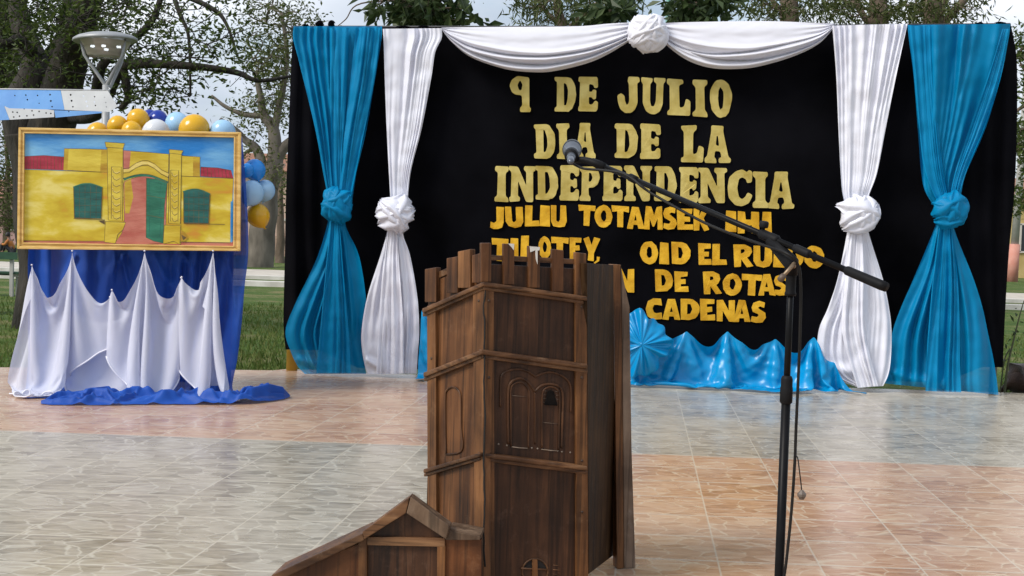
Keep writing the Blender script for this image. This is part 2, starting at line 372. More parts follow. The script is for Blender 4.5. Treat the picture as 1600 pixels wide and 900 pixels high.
def house(label, x0, x1, Y, depth, h, wall, wins, base_h=0.0, roof_h=1.2, door=None):
    t = thing('house', ((x0+x1)/2, Y, GZ), label, 'house')
    b = MB(); b.box(((x0+x1)/2, Y+depth/2, GZ+h/2), (x1-x0, depth, h)); b.build('wall', wall, t, False)
    if base_h:
        b = MB(); b.box(((x0+x1)/2, Y-0.05, GZ+base_h/2), (x1-x0+0.06, 0.1, base_h)); b.build('brick_base', brickm, t, False)
        b = MB(); b.box(((x0+x1)/2, Y-0.04, GZ+base_h+0.9), (x1-x0+0.04, 0.08, 0.14)); b.build('string_course', trimm, t, False)
    b = MB(); zr = GZ+h; o_ = 0.4
    P = [(x0-o_,Y-o_,zr),(x1+o_,Y-o_,zr),(x1+o_,Y+depth+o_,zr),(x0-o_,Y+depth+o_,zr),(x0-o_,Y+depth/2,zr+roof_h),(x1+o_,Y+depth/2,zr+roof_h)]
    b.add(P, [[0,1,5,4],[2,3,4,5],[0,4,3],[1,2,5],[0,3,2,1]]); b.build('roof', roofm, t, False)
    for (wx, wz, ww, wh) in wins:
        b = MB(); 
        for (cx, cz, sx, sz) in ((0, wh/2, ww+0.16, 0.1), (0, -wh/2, ww+0.24, 0.1), (-ww/2, 0, 0.1, wh), (ww/2, 0, 0.1, wh), (0, 0, 0.06, wh)):
            b.box((wx+cx, Y-0.03, GZ+wz+cz), (sx, 0.12, sz))
        f = b.build('window', trimm, t, False)
        g = MB(); g.box((wx, Y-0.012, GZ+wz), (ww-0.08, 0.02, wh-0.08)); g.build('pane', dark_glass, f, False)
    if door:
        wx, ww, wh = door; b = MB(); b.box((wx, Y-0.03, GZ+wh/2), (ww, 0.08, wh)); b.build('door', pm('door_paint', (0.16,0.09,0.06), None, rough=0.6), t, False)
    return t
house('pink plastered house with a brick base behind the bottle tree', -17.0, -9.5, 66, 8, 4.6, plaster_p,
      [(-15.6,2.2,1.3,1.3)], 1.1, 1.2, (-10.4, 1.0, 2.1))
house('low pinkish house with a tiled roof far behind the left bench', -38, -26.0, 76, 9, 2.9, pm('rose_plaster', (0.40,0.24,0.22), (0.5,0.33,0.3), 1.2, 0.9), [(-30.8,1.6,1.4,1.3), (-34.5,1.6,1.4,1.3)], 0, 1.3, (-28.6, 1.0, 2.1))
house('ochre yellow house with a dark window at the right edge', 28.6, 42, 70, 9, 4.6, pm('ochre_plaster', (0.42,0.30,0.11), (0.5,0.38,0.16), 1.5, 0.9, bump=0.2), [(29.85,2.3,1.5,1.6), (34.5,2.3,1.5,1.6)], 0, 1.4, (32.2, 1.0, 2.1))

# ---------------------------------------------------------------- trees
bark_dark = pm('dark_bark', (0.012,0.010,0.007), (0.036,0.029,0.021), 6, 0.9, bump=0.9, bscale=14, stretch=(1,1,0.3), dist=0.05)
bark_grey = pm('grey_bark', (0.085,0.073,0.058), (0.17,0.148,0.12), 3, 0.9, bump=0.6, bscale=8, stretch=(1,1,0.4), dist=0.05)
bark_brown = pm('brown_bark', (0.09,0.065,0.045), (0.17,0.125,0.09), 4, 0.9, bump=0.6, bscale=10, stretch=(1,1,0.4), dist=0.04)
lf_dark = leafmat('dark_leaf', [(0.018,0.034,0.006), (0.042,0.068,0.012), (0.085,0.12,0.024), (0.05,0.07,0.014)])
lf_olive = leafmat('olive_leaf', [(0.03,0.042,0.012), (0.06,0.078,0.022), (0.105,0.125,0.04), (0.05,0.066,0.016)])
lf_grey = leafmat('grey_green_leaf', [(0.04,0.056,0.016), (0.075,0.095,0.028), (0.12,0.14,0.045), (0.055,0.072,0.02)])
lf_big = leafmat('broad_leaf', [(0.022,0.04,0.014), (0.045,0.07,0.025), (0.075,0.105,0.04), (0.03,0.055,0.02)], 0.4)

def leaves(rng, V, Fc, c, n, spread, size, droop=0.0, aspect=0.4, narrow=False):
    for i in range(n):
        p = c + Vector((rng.gauss(0, spread), rng.gauss(0, spread), rng.gauss(0, spread*0.8)))
        d = Vector((rng.gauss(0,1), rng.gauss(0,1), rng.gauss(0,0.7)-droop)).normalized()
        s = d.orthogonal().normalized(); s.rotate(Matrix.Rotation(rng.uniform(0, 6.28), 3, d))
        nrm = d.cross(s); l = size*rng.uniform(0.6, 1.3); wd = l*aspect
        k = len(V)
        V += [tuple(p), tuple(p+d*l*0.45+s*wd*0.5+nrm*l*0.06), tuple(p+d*l-nrm*l*0.06), tuple(p+d*l*0.45-s*wd*0.5+nrm*l*0.06)]
        Fc.append([k, k+1, k+2, k+3])
def tree(label, base, limbs, clumps, leafm, bark, seed=0, leaf=0.07, per=14, spread=0.16, droop=0.0, aspect=0.4, twig_every=2, twig_r=0.008, group=None, name='tree', jit=0.05):
    """limbs: [(list of (px,py,Y), r0, r1)]; clumps: [(px,py,rx,ry,Y,dY,count)]"""
    rng = random.Random(seed)
    t = thing(name, base, label, 'tree', group)
    b = MB(); pool = []
    for pts, r0, r1 in limbs:
        P = [Vector(p) if len(p) == 4 else at(*p) for p in pts] if False else [at(*p) for p in pts]
        Q = catmull(P, 6); m = len(Q)
        Q = [q + noise.noise_vector(q*1.1)*min(r0, 0.25)*0.35 for q in Q]
        rad = [r0+(r1-r0)*(i/(m-1))**0.85 for i in range(m)]
        if pts[0][1] > 395 and Q[0].z > GZ-0.1:
            Q = [Vector((Q[0].x, Q[0].y, GZ-0.15))] + Q; rad = [r0*1.25] + rad
        b.tube(Q, rad, 9)
        pool += Q[2:]
    V = []; Fc = []
    for (px, py, rx, ry, Y, dY, cnt) in clumps:
        for i in range(cnt):
            a = rng.uniform(0, 6.2832); rr = math.sqrt(rng.random())
            c = at(px+rx*rr*math.cos(a), py+ry*rr*math.sin(a), Y+rng.uniform(-dY, dY))
            leaves(rng, V, Fc, c, max(3, int(per*rng.uniform(0.5, 1.4))), spread*rng.uniform(0.6, 1.3), leaf, droop, aspect)
            if i % twig_every == 0 and pool:
                q = min(pool, key=lambda z: (z-c).length + (2.0 if z.z > c.z+0.3 else 0)*0.5)
                dd = (c-q)
                if dd.length < 6:
                    mid = q+dd*0.5+Vector((rng.gauss(0, .12), rng.gauss(0, .12), rng.gauss(0.05, .1)))*dd.length
                    pts = catmull([q, mid, c], 4); r0 = twig_r*(1+dd.length*0.8)
                    b.tube(pts, [r0+(twig_r*0.5-r0)*k/(len(pts)-1) for k in range(len(pts))], 5, cap=False)
                    if rng.random() < 0.5: pool.append(mid)
    b.build('trunk', bark, t)
    if V: obj('crown', V, Fc, leafm, t, False)
    return t
def gbase(px, Y):
    p = at(px, hz(px), Y); return (p.x, p.y, GZ)
TD = 15.5
tree('big dark forked tree behind the framed painting and the street lamp', gbase(75, TD),
     [([(70,450,TD),(72,330,TD),(70,240,TD),(68,205,TD)], 0.34, 0.42),
      ([(60,235,TD),(40,170,TD),(52,120,TD),(48,80,TD+0.3),(30,20,TD+0.6),(18,-80,TD+1)], 0.30, 0.09),
      ([(70,230,TD),(95,175,TD),(103,120,TD-0.2),(120,60,TD-0.5),(140,-10,TD-0.8),(150,-100,TD-1)], 0.34, 0.12),
      ([(52,135,TD),(75,95,TD+0.4),(95,60,TD+0.8),(100,10,TD+1.2),(110,-60,TD+1.4)], 0.14, 0.05),
      ([(104,180,TD),(150,180,TD-0.6),(175,130,TD-1),(190,105,TD-1),(235,100,TD-1.2),(300,104,TD-1.3),(370,112,TD-1.2),(405,124,TD-1.2),(455,118,TD-1)], 0.10, 0.018),
      ([(150,150,TD-0.8),(160,100,TD-1),(200,70,TD-1),(240,30,TD-1),(260,-40,TD-1)], 0.07, 0.03),
      ([(48,80,TD),(25,62,TD-0.3),(10,66,TD-0.5),(-20,50,TD-0.5)], 0.09, 0.04),
      ([(260,-40,TD-1),(280,20,TD-1.2),(295,60,TD-1.3),(298,150,TD-1.3)], 0.035, 0.012),
      ([(180,-60,TD-1),(260,-20,TD-1),(330,12,TD-1),(355,40,TD-1),(372,90,TD-1)], 0.05, 0.012),
      ([(190,105,TD-1),(200,150,TD-1),(187,170,TD-1)], 0.06, 0.03)],
     [(70,60,75,70,TD,1.6,95),(120,20,80,45,TD-0.5,1.6,95),(210,40,70,55,TD-1,1.4,52),(235,130,65,42,TD-1,1.0,56),
      (290,60,60,60,TD-1.2,1.0,34),(340,30,60,40,TD-1,1.0,20),(15,70,35,80,TD+0.5,1.2,40),(355,105,45,40,TD-1.2,0.8,15),(60,-40,120,40,TD,1.5,60),(160,100,40,60,TD,1.0,45)],
     lf_dark, bark_dark, 11, leaf=0.078, per=17, spread=0.18, twig_every=1, twig_r=0.006)
tree('tall dark tree trunk at the left edge of the photo', gbase(-90, 17.5),
     [([(-90,440,17.5),(-75,320,17.5),(-34,200,17.5),(0,100,17.5),(10,10,17.5),(12,-120,17.5)], 0.36, 0.16),
      ([(4,110,17.5),(-30,40,17),(-60,-40,17)], 0.15, 0.08)],
     [(-10,30,45,60,17.5,1.2,60),(0,110,20,40,17,0.8,24),(20,-30,60,30,17.5,1,40)], lf_dark, bark_dark, 12, leaf=0.09, per=16, spread=0.2)

# bottle tree: swollen trunk, thin bare branches
BD = 45
tree('grey bottle tree with a swollen trunk and sparse crown beside the balloons', gbase(410, BD),
     [([(406,424,BD),(407,400,BD),(410,370,BD),(412,335,BD),(414,305,BD),(418,282,BD)], 0.52, 0.45),
      ([(420,290,BD),(428,262,BD),(432,240,BD),(428,205,BD),(412,180,BD),(405,150,BD),(400,110,BD)], 0.40, 0.08),
      ([(430,255,BD),(445,232,BD),(462,215,BD),(480,190,BD)], 0.26, 0.12),
      ([(420,290,BD),(410,262,BD),(402,235,BD),(385,222,BD),(370,205,BD),(345,185,BD)], 0.26, 0.07),
      ([(412,180,BD),(380,178,BD),(350,165,BD),(330,150,BD)], 0.12, 0.05),
      ([(428,205,BD),(440,150,BD),(448,90,BD),(440,20,BD)], 0.16, 0.06),
      ([(402,235,BD),(385,238,BD),(372,262,BD),(380,285,BD)], 0.08, 0.03)],
     [(415,60,45,70,BD,2.0,130),(440,120,25,60,BD,1.5,60),(425,170,32,34,BD,1.5,46),(380,190,30,30,BD,1.0,18),(395,235,25,25,BD,1,14),(470,40,20,40,BD,1.5,30),(430,268,14,14,BD-1,0.5,12)],
     lf_grey, bark_grey, 13, leaf=0.17, per=16, spread=0.34, twig_every=2, twig_r=0.018, name='bottle_tree')
# broaden the bottle by a separate bulge profile
bt = bpy.data.objects['bottle_tree'].children[0]
for v in bt.data.vertices:
    p = v.co
    cx = at(412, 360, BD); wx = p.x+ORG[bt].x
    z = p.z+ORG[bt].z
    if z < 3.3 and abs(wx-cx.x) < 1.0:
        ax = at(406+8*max(0, min(1, (z+0.1)/3.2)), 400, BD).x
        k = 1.0 + 0.32*math.exp(-((z-1.9)/0.95)**2)
        v.co.x = (ax + (wx-ax)*k) - ORG[bt].x; v.co.y *= k

def bushy(label, px, Y, ytop, ybot, halfw, leafm, bark, seed, cnt, leaf=0.2, group=None, name='tree'):
    return tree(label, gbase(px, Y), [([(px,410,Y),(px+2,(ytop+ybot)/2,Y),(px-3,ytop+8,Y)], 0.22, 0.05)],
         [(px, (ytop+ybot)/2, halfw, (ybot-ytop)/2, Y, 2.0, cnt), (px, ybot-(ybot-ytop)*0.25, halfw*0.9, (ybot-ytop)/4, Y, 2, cnt//3)], leafm, bark, seed, leaf=leaf, per=20, spread=0.42, twig_r=0.02, group=group, name=name)
bushy('bushy grey green tree far behind the left bench', 10, 60, 190, 360, 40, lf_grey, bark_brown, 21, 150)
bushy('olive bushy tree far off, beside the low pinkish house', -55, 62, 170, 380, 45, lf_olive, bark_brown, 22, 60)
bushy('small olive shrub standing between the bottle tree and pink house', 437, 52, 268, 330, 10, lf_olive, bark_brown, 23, 14)

TE = 26
tree('willow like tree with fine drooping leaves left of the white rosette', gbase(890, TE),
     [([(890,420,TE),(888,200,TE),(880,60,TE),(872,10,TE),(865,-60,TE)], 0.2, 0.06),
      ([(880,60,TE),(905,30,TE),(940,0,TE),(970,-40,TE)], 0.09, 0.04), ([(876,40,TE),(850,15,TE),(830,-20,TE)], 0.06, 0.03)],
     [(880,15,60,28,TE,1.5,84),(845,8,40,18,TE,1,24),(920,10,45,30,TE,1.5,48),(870,-30,90,25,TE,1.5,36),(985,8,25,22,TE,1,13)],
     lf_olive, bark_brown, 31, leaf=0.2, per=13, spread=0.22, droop=1.0, aspect=0.17, twig_every=3, twig_r=0.01)
def eucalypt(label, px, lean, Y, seed, clumps, extra=()):
    return tree(label, gbase(px, Y), [([(px-lean*2,430,Y),(px-lean,200,Y),(px,60,Y),(px+lean*0.7,0,Y),(px+lean*1.4,-70,Y)], 0.30, 0.17)] + list(extra), clumps, lf_olive, bark_brown, seed,
         leaf=0.2, per=14, spread=0.26, droop=0.8, aspect=0.2, twig_every=3, twig_r=0.012, group='eucalyptus like trees behind the right curtains')
eucalypt('slim leafy tree above the right end of the white swag', 1236, -6, 27, 41,
     [(1215,15,50,24,27,1.5,37),(1180,8,30,18,27,1,14),(1255,0,40,20,27,1.5,16)], [([(1237,30,27),(1210,5,27),(1190,-30,27)], 0.08, 0.04)])
eucalypt('leafy tree with a thick upright trunk behind the white right curtain', 1372, 4, 28, 42,
     [(1335,14,60,26,28,1.5,54),(1395,15,40,24,28,1.5,29),(1300,12,40,20,28,1.5,18)], [([(1372,50,28),(1345,20,28),(1320,-30,28)], 0.1, 0.05)])
eucalypt('spreading leafy tree with forked limbs above the right blue curtain', 1455, 6, 27, 43,
     [(1470,12,60,24,27,1.5,46),(1425,14,30,24,27,1.5,21),(1515,10,26,18,27,1,14)], [([(1458,50,27),(1490,18,27),(1515,-8,27),(1540,-50,27)], 0.12, 0.05), ([(1459,45,27),(1475,0,27),(1480,-50,27)], 0.12, 0.07)])
tree('dark tree with flat spreading limbs at the right edge', gbase(1640, 40),
     [([(1640,430,40),(1640,250,40),(1630,120,40),(1625,20,40)], 0.3, 0.1), ([(1640,200,40),(1610,165,40),(1585,175,40)], 0.1, 0.05), ([(1635,150,40),(1610,120,40),(1595,100,40)], 0.1, 0.04), ([(1640,270,40),(1610,240,40),(1590,238,40)], 0.1, 0.04)],
     [(1605,70,18,18,40,1,34),(1615,230,25,40,40,1.5,110),(1620,130,25,30,40,1.5,50),(1610,310,22,16,40,1,36)], lf_dark, bark_brown, 44, leaf=0.2, per=16, spread=0.35, twig_r=0.015)

# broad leaved young trees standing close behind the backdrop
def broad(label, px, Y, stems, clumps, seed):
    return tree(label, gbase(px, Y), [([(px,500,Y),(px,250,Y),(px+2,60,Y),(px+4,-20,Y)], 0.05, 0.025)] + stems, clumps, lf_big, bark_brown, seed, leaf=0.17, per=9, spread=0.10, droop=0.7, aspect=0.42, twig_every=1, twig_r=0.004, group='broad leaved trees behind the backdrop')
broad('broad leaved tree rising behind the left white curtain', 660, 12.5,
      [([(664,0,12.5),(690,-10,12.4),(680,40,12.3)], 0.012, 0.005), ([(660,-5,12.5),(620,-20,12.4),(595,0,12.4)], 0.012, 0.005), ([(662,0,12.5),(565,5,12.5),(540,30,12.5),(522,45,12.5)], 0.01, 0.004)],
      [(668,12,36,20,12.5,0.4,26),(630,14,24,16,12.5,0.4,14),(715,22,26,12,12.4,0.3,10),(598,8,16,10,12.5,0.3,5),(660,-20,80,20,12.5,0.5,20)], 51)
broad('broad leaved tree peeking over the swag left of the rosette', 950, 12.8,
      [([(952,0,12.8),(945,20,12.7)], 0.012, 0.006)], [(950,14,20,20,12.8,0.4,18),(935,30,14,10,12.8,0.3,7),(970,0,30,14,12.8,0.4,8)], 52)
broad('broad leaved tree peeking over the swag right of the rosette', 1085, 12.6,
      [([(1088,0,12.6),(1105,18,12.5)], 0.012, 0.006)], [(1085,12,30,20,12.6,0.4,28),(1072,26,24,8,12.6,0.3,10),(1115,2,18,12,12.6,0.3,9),(1128,0,10,6,12.5,0.2,4)], 53)

# ---------------------------------------------------------------- utility pole, flagpole, bench, sapling
p0 = gbase(1585, 60)
t = thing('utility_pole', p0, 'grey utility pole with a salmon painted base and a wooden crossarm', 'pole')
concrete = pm('grey_concrete', (0.34,0.33,0.31), (0.42,0.41,0.39), 2, 0.9)
salmon = pm('salmon_paint', (0.50,0.19,0.14), (0.58,0.30,0.24), 3, 0.85, lo=0.3, hi=0.75)
X = p0[0]
b = MB(); b.tube([(X,60,GZ+1.85),(X+0.12,60,GZ+6),(X+0.22,60,at(1590,75,60).z)], [0.19,0.17,0.14], 14); b.build('shaft', concrete, t)
b = MB(); b.tube([(X-0.08,60,GZ-0.1),(X-0.02,60,GZ+1.85)], [0.30,0.27], 14); b.build('painted_base', salmon, t)
zt = at(1592, 88, 60).z
b = MB(); b.box((X+0.9,59.8,zt), (2.6,0.22,0.34)); b.build('crossarm', bark_grey, t, False)
p0 = gbase(1029, 14)
t = thing('flagpole', p0, 'thin teal painted flagpole rising behind the white rosette', 'flagpole')
b = MB(); b.tube([(p0[0],14,GZ),(p0[0]+0.02,14,6.2)], [0.03,0.018], 12); b.build('pole', pm('teal_paint', (0.12,0.30,0.25), None, rough=0.5), t)
b = MB(); b.lathe((p0[0]+0.02,14,6.2), [(0,0.1),(0.03,0.08),(0.04,0.05),(0.03,0.01),(0.0,0)], 14); b.build('finial', pm('teal_dark', (0.1,0.25,0.2), None, rough=0.4), t)
p0 = gbase(2, 22)
t = thing('park_bench', p0, 'green slatted park bench on the lawn at the left edge', 'bench')
gp = pm('bench_green', (0.012,0.05,0.025), (0.025,0.085,0.045), 4, 0.5)
x0 = p0[0]-1.2; x1 = at(27, 400, 22).x
for (z, th, yy) in ((GZ+0.72, 0.13, 22.0), (GZ+0.56, 0.06, 22.02)):
    pass
b = MB(); b.box(((x0+x1)/2, 22.0, GZ+0.74), (x1-x0, 0.035, 0.13)); b.build('backrest', gp, t, False)
b = MB(); b.box(((x0+x1)/2, 22.28, GZ+0.43), (x1-x0, 0.13, 0.035)); b.box(((x0+x1)/2, 22.12, GZ+0.43), (x1-x0, 0.13, 0.035)); b.box(((x0+x1)/2, 22.36, GZ+0.40), (x1-x0, 0.03, 0.06)); b.build('seat', gp, t, False)
for xx in (x0+0.15, x1-0.12):
    b = MB(); b.box((xx, 22.06, GZ+0.33), (0.06, 0.06, 0.86)); b.box((xx, 22.34, GZ+0.15), (0.06, 0.06, 0.5)); b.box((xx,22.2,GZ+0.38), (0.055,0.3,0.05)); b.build('leg', concrete, t, False)

p0 = on_floor(1568, 604, GZ); p0 = at(1569, 606, 10.75); p0.z = GZ
t = thing('sapling', p0, 'thin leaning sapling with few leaves right of the black backdrop', 'sapling')
b = MB(); b.tube(catmull([p0, at(1574,575,10.75), at(1583,535,10.75), at(1592,498,10.75), at(1600,470,10.75)], 5), [0.012-0.0004*i for i in range(21)], 7)
b.tube(catmull([p0+Vector((-0.03,0.03,0)), at(1566,585,10.8), at(1570,560,10.8), at(1578,545,10.8)], 4), 0.006, 6); b.build('stem', pm('green_stem', (0.06,0.07,0.03), (0.1,0.1,0.05), 8, 0.7), t)
V = []; Fc = []; rng = random.Random(5)
for (px, py) in ((1584,530),(1590,500),(1578,547),(1596,480),(1574,560),(1587,515),(1593,520)): leaves(rng, V, Fc, at(px, py, 10.75), 3, 0.02, 0.06, 0.4, 0.35)
obj('foliage', V, Fc, lf_big, t, False)

# ---------------------------------------------------------------- street lamp and bunting
LD = 12.6; pm_ = LD/F
lampgrey = pm('lamp_grey_paint', (0.30,0.31,0.32), (0.36,0.37,0.38), 8, 0.45, metal=0.2)
c = at(165, 58, LD); p0 = Vector((at(166,133,LD).x, LD, GZ))
t = thing('street_lamp', p0, 'grey park street lamp with a round hood and glass bowl above the painting', 'street lamp')
zp = at(166,133,LD).z
b = MB(); b.tube([p0, (p0.x,LD,1.0), (p0.x,LD,zp)], [0.055,0.045,0.038], 18); b.lathe((p0.x,LD,GZ), [(0.14,0),(0.14,0.03),(0.07,0.06),(0.056,0.2)], 20); b.build('pole', lampgrey, t)
zr = at(165,72,LD).z; rr = 49*pm_
cx = c.x
hood = MB(); tilt = Vector((-0.06, -0.02, 1)).normalized()
hood.lathe((cx,LD,at(165,65,LD).z), [(0.0,0.012),(rr*0.8,0.01),(rr*0.97,0.0),(rr,0.012),(rr*0.98,0.03),(rr*0.85,0.055),(rr*0.6,0.078),(rr*0.3,0.092),(0.0,0.096)], 40, axis=tilt); hood.build('hood', lampgrey, t)
glass = (pm('lamp_glass', (0.34,0.30,0.25), (0.46,0.42,0.36), 6, 0.12, spec=0.8, transp=0.22, stretch=(0.3,0.3,4)),)
zb = at(165,89,LD).z; zt = at(165,65,LD).z
bw = MB(); bw.lathe((cx,LD,zb), [(0.0,0.0),(26*pm_,0.0),(27*pm_,0.01),(33*pm_,(zt-zb)*0.6),(38*pm_,(zt-zb))], 32); bw.build('glass_bowl', glass[0], t)
glow_disc = newmat('led_light'); glow_disc[3].inputs['Emission Color'].default_value = (0.85,0.92,1,1); glow_disc[3].inputs['Emission Strength'].default_value = 3  # small glowing discs set inside the bowl
for px_, dy in ((150,-0.1),(160,0.12),(168,-0.12),(188,-0.05)):
    q = at(px_, 73, LD); b = MB(); b.lathe((q.x, LD+dy, q.z-0.02), [(0,0.02),(0.022,0.02),(0.022,0.0),(0.0,-0.004)], 12); b.build('led', glow_disc[0], t)
b = MB()
for sx, ex, yo in ((-32, 0, -0.05), (32, 0, -0.05), (8, 4, 0.25)):
    topp = at(165+sx*1.08, 63, LD)
    b.tube([(topp.x,LD+yo*1.6,topp.z),(at(165+sx*0.92,86,LD).x,LD+yo*1.5,at(165,88,LD).z),(p0.x+ex*pm_,LD+yo*0.2,zp-0.01),(p0.x,LD,zp-0.08)], [0.015,0.016,0.018,0.018], 10)
b.build('bracket_arm', lampgrey, t)

bl_paper = pm('sky_blue_plastic', (0.09,0.30,0.72), (0.13,0.38,0.80), 4, 0.5, bump=0.15, bscale=12, transl=0.3)
wh_paper = pm('white_plastic', (0.55,0.56,0.58), (0.66,0.67,0.68), 4, 0.5, bump=0.15, bscale=12, transl=0.3)
def fill(loops, fn, front_only=True, flip=False):
    """tessellated polygon with holes; loops in 2D, fn maps 2D->3D"""
    tri = tessellate_polygon([[Vector((x, y, 0)) for x, y in lp] for lp in loops])
    flat = [p for lp in loops for p in lp]
    return [fn(*p) for p in flat], [list(x) for x in tri]
def pennant(quad, holes, D, sag):
    fn = lambda x, y: at(x, y, D + sag*(y-140)/40)
    loops = [quad]
    for (hx, hy, r) in holes:
        loops.append([(hx-r, hy), (hx, hy-r*0.95), (hx+r*0.9, hy), (hx, hy+r)])
    return fill(loops, fn)
def sub(poly, n):
    o = []
    for i in range(len(poly)):
        a = poly[i]; c = poly[(i+1) % len(poly)]
        for k in range(n): o.append((a[0]+(c[0]-a[0])*k/n, a[1]+(c[1]-a[1])*k/n))
    return o
k_ = 0.2445
def cp(l): return [(x*k_, y*k_) for x, y in l]
BND = 10.9
t1 = thing('bunting', at(90,141,BND), 'upper strip of light blue and white perforated bunting crossing the lamp post', 'bunting', 'perforated bunting strips')
hb = [(165*k_,608*k_,1.6),(240*k_,610*k_,1.5),(320*k_,605*k_,1.8),(175*k_,637*k_,1.6),(325*k_,645*k_,2),(333*k_,682*k_,1.6),(95*k_,610*k_,1.4),(250*k_,660*k_,1.2)]
hw = [(452*k_,606*k_,1.9),(535*k_,614*k_,1.5),(605*k_,618*k_,1.4),(668*k_,622*k_,1.4),(458*k_,644*k_,2),(552*k_,648*k_,1.8),(604*k_,651*k_,1.4),(676*k_,655*k_,1.4),(466*k_,682*k_,1.6),(558*k_,678*k_,1.7),(610*k_,674*k_,1.4),(680*k_,683*k_,1.4)]
obj('blue_panel', *pennant(sub(cp([(-160,570),(388,578),(412,702),(60,692),(-60,640)]), 5), hb, BND, -0.1), bl_paper, t1, False)
obj('white_panel', *pennant(sub(cp([(389,578),(690,580),(752,680),(700,715),(413,702)]), 5), hw, BND, -0.1), wh_paper, t1, False)
cordm = pm('white_cord', (0.6,0.6,0.6), None, rough=0.7)
b = MB(); b.tube([at(-60,138.5,BND), at(60,139.5,BND), at(169,141,BND)], 0.005, 6); b.tube(catmull([at(169,141,BND), at(172,139,BND+0.7), at(170,137.5,LD-0.05)], 4), 0.005, 6); b.build('cord', cordm, t1)
t2 = thing('bunting', at(60,170,BND+0.4), 'lower strip of white and light blue perforated bunting just above the painting', 'bunting', 'perforated bunting strips')
hw2 = [(x*k_, y*k_, 1.6) for x, y in ((82,716),(110,718),(155,694),(125,742),(172,740),(205,708),(215,735),(295,722),(325,725),(250,712),(88,748))]
obj('blue_panel', *pennant(sub(cp([(-160,640),(19,657),(61,765),(-100,775)]), 4), [(-4, 170, 1.4)], BND+0.4, -0.1), bl_paper, t2, False)
obj('white_panel', *pennant(sub(cp([(20,657),(345,705),(347,748),(200,758),(62,765)]), 4), hw2, BND+0.4, -0.1), wh_paper, t2, False)
obj('blue_panel', *pennant(sub(cp([(346,705),(650,712),(650,722),(500,738),(355,752)]), 4), [(440*k_,713*k_,1.3)], BND+0.4, -0.1), bl_paper, t2, False)
b = MB(); b.tube([at(-60,153,BND+0.4), at(40,166,BND+0.4), at(160,173.5,BND+0.4), at(166,173.5,LD-0.05)], 0.005, 6); b.build('cord', cordm, t2)

# ---------------------------------------------------------------- cloth helpers
def dense(pts, n=12):
    out = catmull([Vector((*p, 0)) if len(p) == 2 else Vector(p) for p in pts], n); return np.array([list(q) for q in out])
def hermite_rows(rows, nv):
    """rows: (yl,xl,yr,xr) from top to bottom -> nv smooth rows"""
    a = dense([(r[1], r[0], 0) for r in rows]); c = dense([(r[3], r[2], 0) for r in rows])
    s = np.concatenate([[0], np.cumsum(np.hypot(*(np.diff(a[:, :2], axis=0).T)))]); s /= s[-1]
    v = np.linspace(0, 1, nv)
    return [np.interp(v, s, q) for q in (a[:, 0], a[:, 1], c[:, 0], c[:, 1])]
def seg_dist(PX, PY, pl):
    d = np.full(PX.shape, 1e9)
    for (x0, y0), (x1, y1) in zip(pl[:-1], pl[1:]):
        dx, dy = x1-x0, y1-y0; L2 = dx*dx+dy*dy+1e-9
        t = np.clip(((PX-x0)*dx+(PY-y0)*dy)/L2, 0, 1)
        d = np.minimum(d, np.hypot(PX-x0-t*dx, PY-y0-t*dy))
    return d
def crease_disp(PX, PY, creases):
    """soft folds along drawn lines: narrow at the pin, wider and fading out at the far end"""
    d = np.zeros(PX.shape)
    for pl, wd, amp in creases:
        q = dense(pl, 6)[:, :2] if len(pl) > 2 else np.array([[pl[0][0]+(pl[1][0]-pl[0][0])*t, pl[0][1]+(pl[1][1]-pl[0][1])*t] for t in np.linspace(0, 1, 9)])
        best = np.full(PX.shape, 1e9); bs = np.zeros(PX.shape); n = len(q)-1
        for k in range(n):
            (x0, y0), (x1, y1) = q[k], q[k+1]
            dx, dy = x1-x0, y1-y0; L2 = dx*dx+dy*dy+1e-9
            t = np.clip(((PX-x0)*dx+(PY-y0)*dy)/L2, 0, 1); dd = np.hypot(PX-x0-t*dx, PY-y0-t*dy)
            m = dd < best; best = np.where(m, dd, best); bs = np.where(m, (k+t)/n, bs)
        w_ = wd*(0.75+0.7*bs); tp = np.clip(bs/0.10, 0, 1)*np.clip((1-bs)/0.45, 0, 1)
        tp = tp*tp*(3-2*tp)
        d += amp*tp*(np.exp(-(best/w_)**2)-0.35*np.exp(-(best/(2.2*w_))**2))
    return d
def pin_folds(PX, PY, pins, amp, n1=17, n2=29, reach=70, seed=1):
    """folds that radiate from the points a cloth is pinned at"""
    rng = random.Random(seed); num = np.zeros(PX.shape); den = np.full(PX.shape, 1e-6)
    for (x, y) in pins:
        dx, dy = PX-x, PY-y; r = np.hypot(dx, dy)+1e-6; th = np.arctan2(dx, dy+6)
        a, b, c, e = (rng.uniform(0, 6.28) for _ in range(4))
        f = np.sin(n1*th+a+0.5*np.sin(r*0.03+c)) + 0.55*np.sin(n2*th+b+0.6*np.sin(r*0.045+e))
        f = f*np.minimum(r, 45)/45*np.exp(-np.maximum(r-reach, 0)/reach)
        w_ = np.exp(-r/22); num += f*w_; den += w_
    return amp*num/den
def nz2(PX, PY, sx, sy, seed=0, octv=2):
    out = np.zeros(PX.shape); it = np.nditer(PX, flags=['multi_index'])
    for _ in it:
        i = it.multi_index; out[i] = noise.fractal(Vector((PX[i]*sx, PY[i]*sy, seed*3.17)), 0.8, 2.0, octv)
    return out
def grid_faces(nu, nv, b=0):
    return [[b+j*nu+i, b+j*nu+i+1, b+(j+1)*nu+i+1, b+(j+1)*nu+i] for j in range(nv-1) for i in range(nu-1)]
def warp(PX, PY, DD, disp, floor=True, zmin=0.006):
    V = []
    for j in range(PX.shape[0]):
        for i in range(PX.shape[1]):
            V.append(atf(PX[j, i], PY[j, i], DD-disp[j, i], zmin) if floor else at(PX[j, i], PY[j, i], DD-disp[j, i]))
    return V
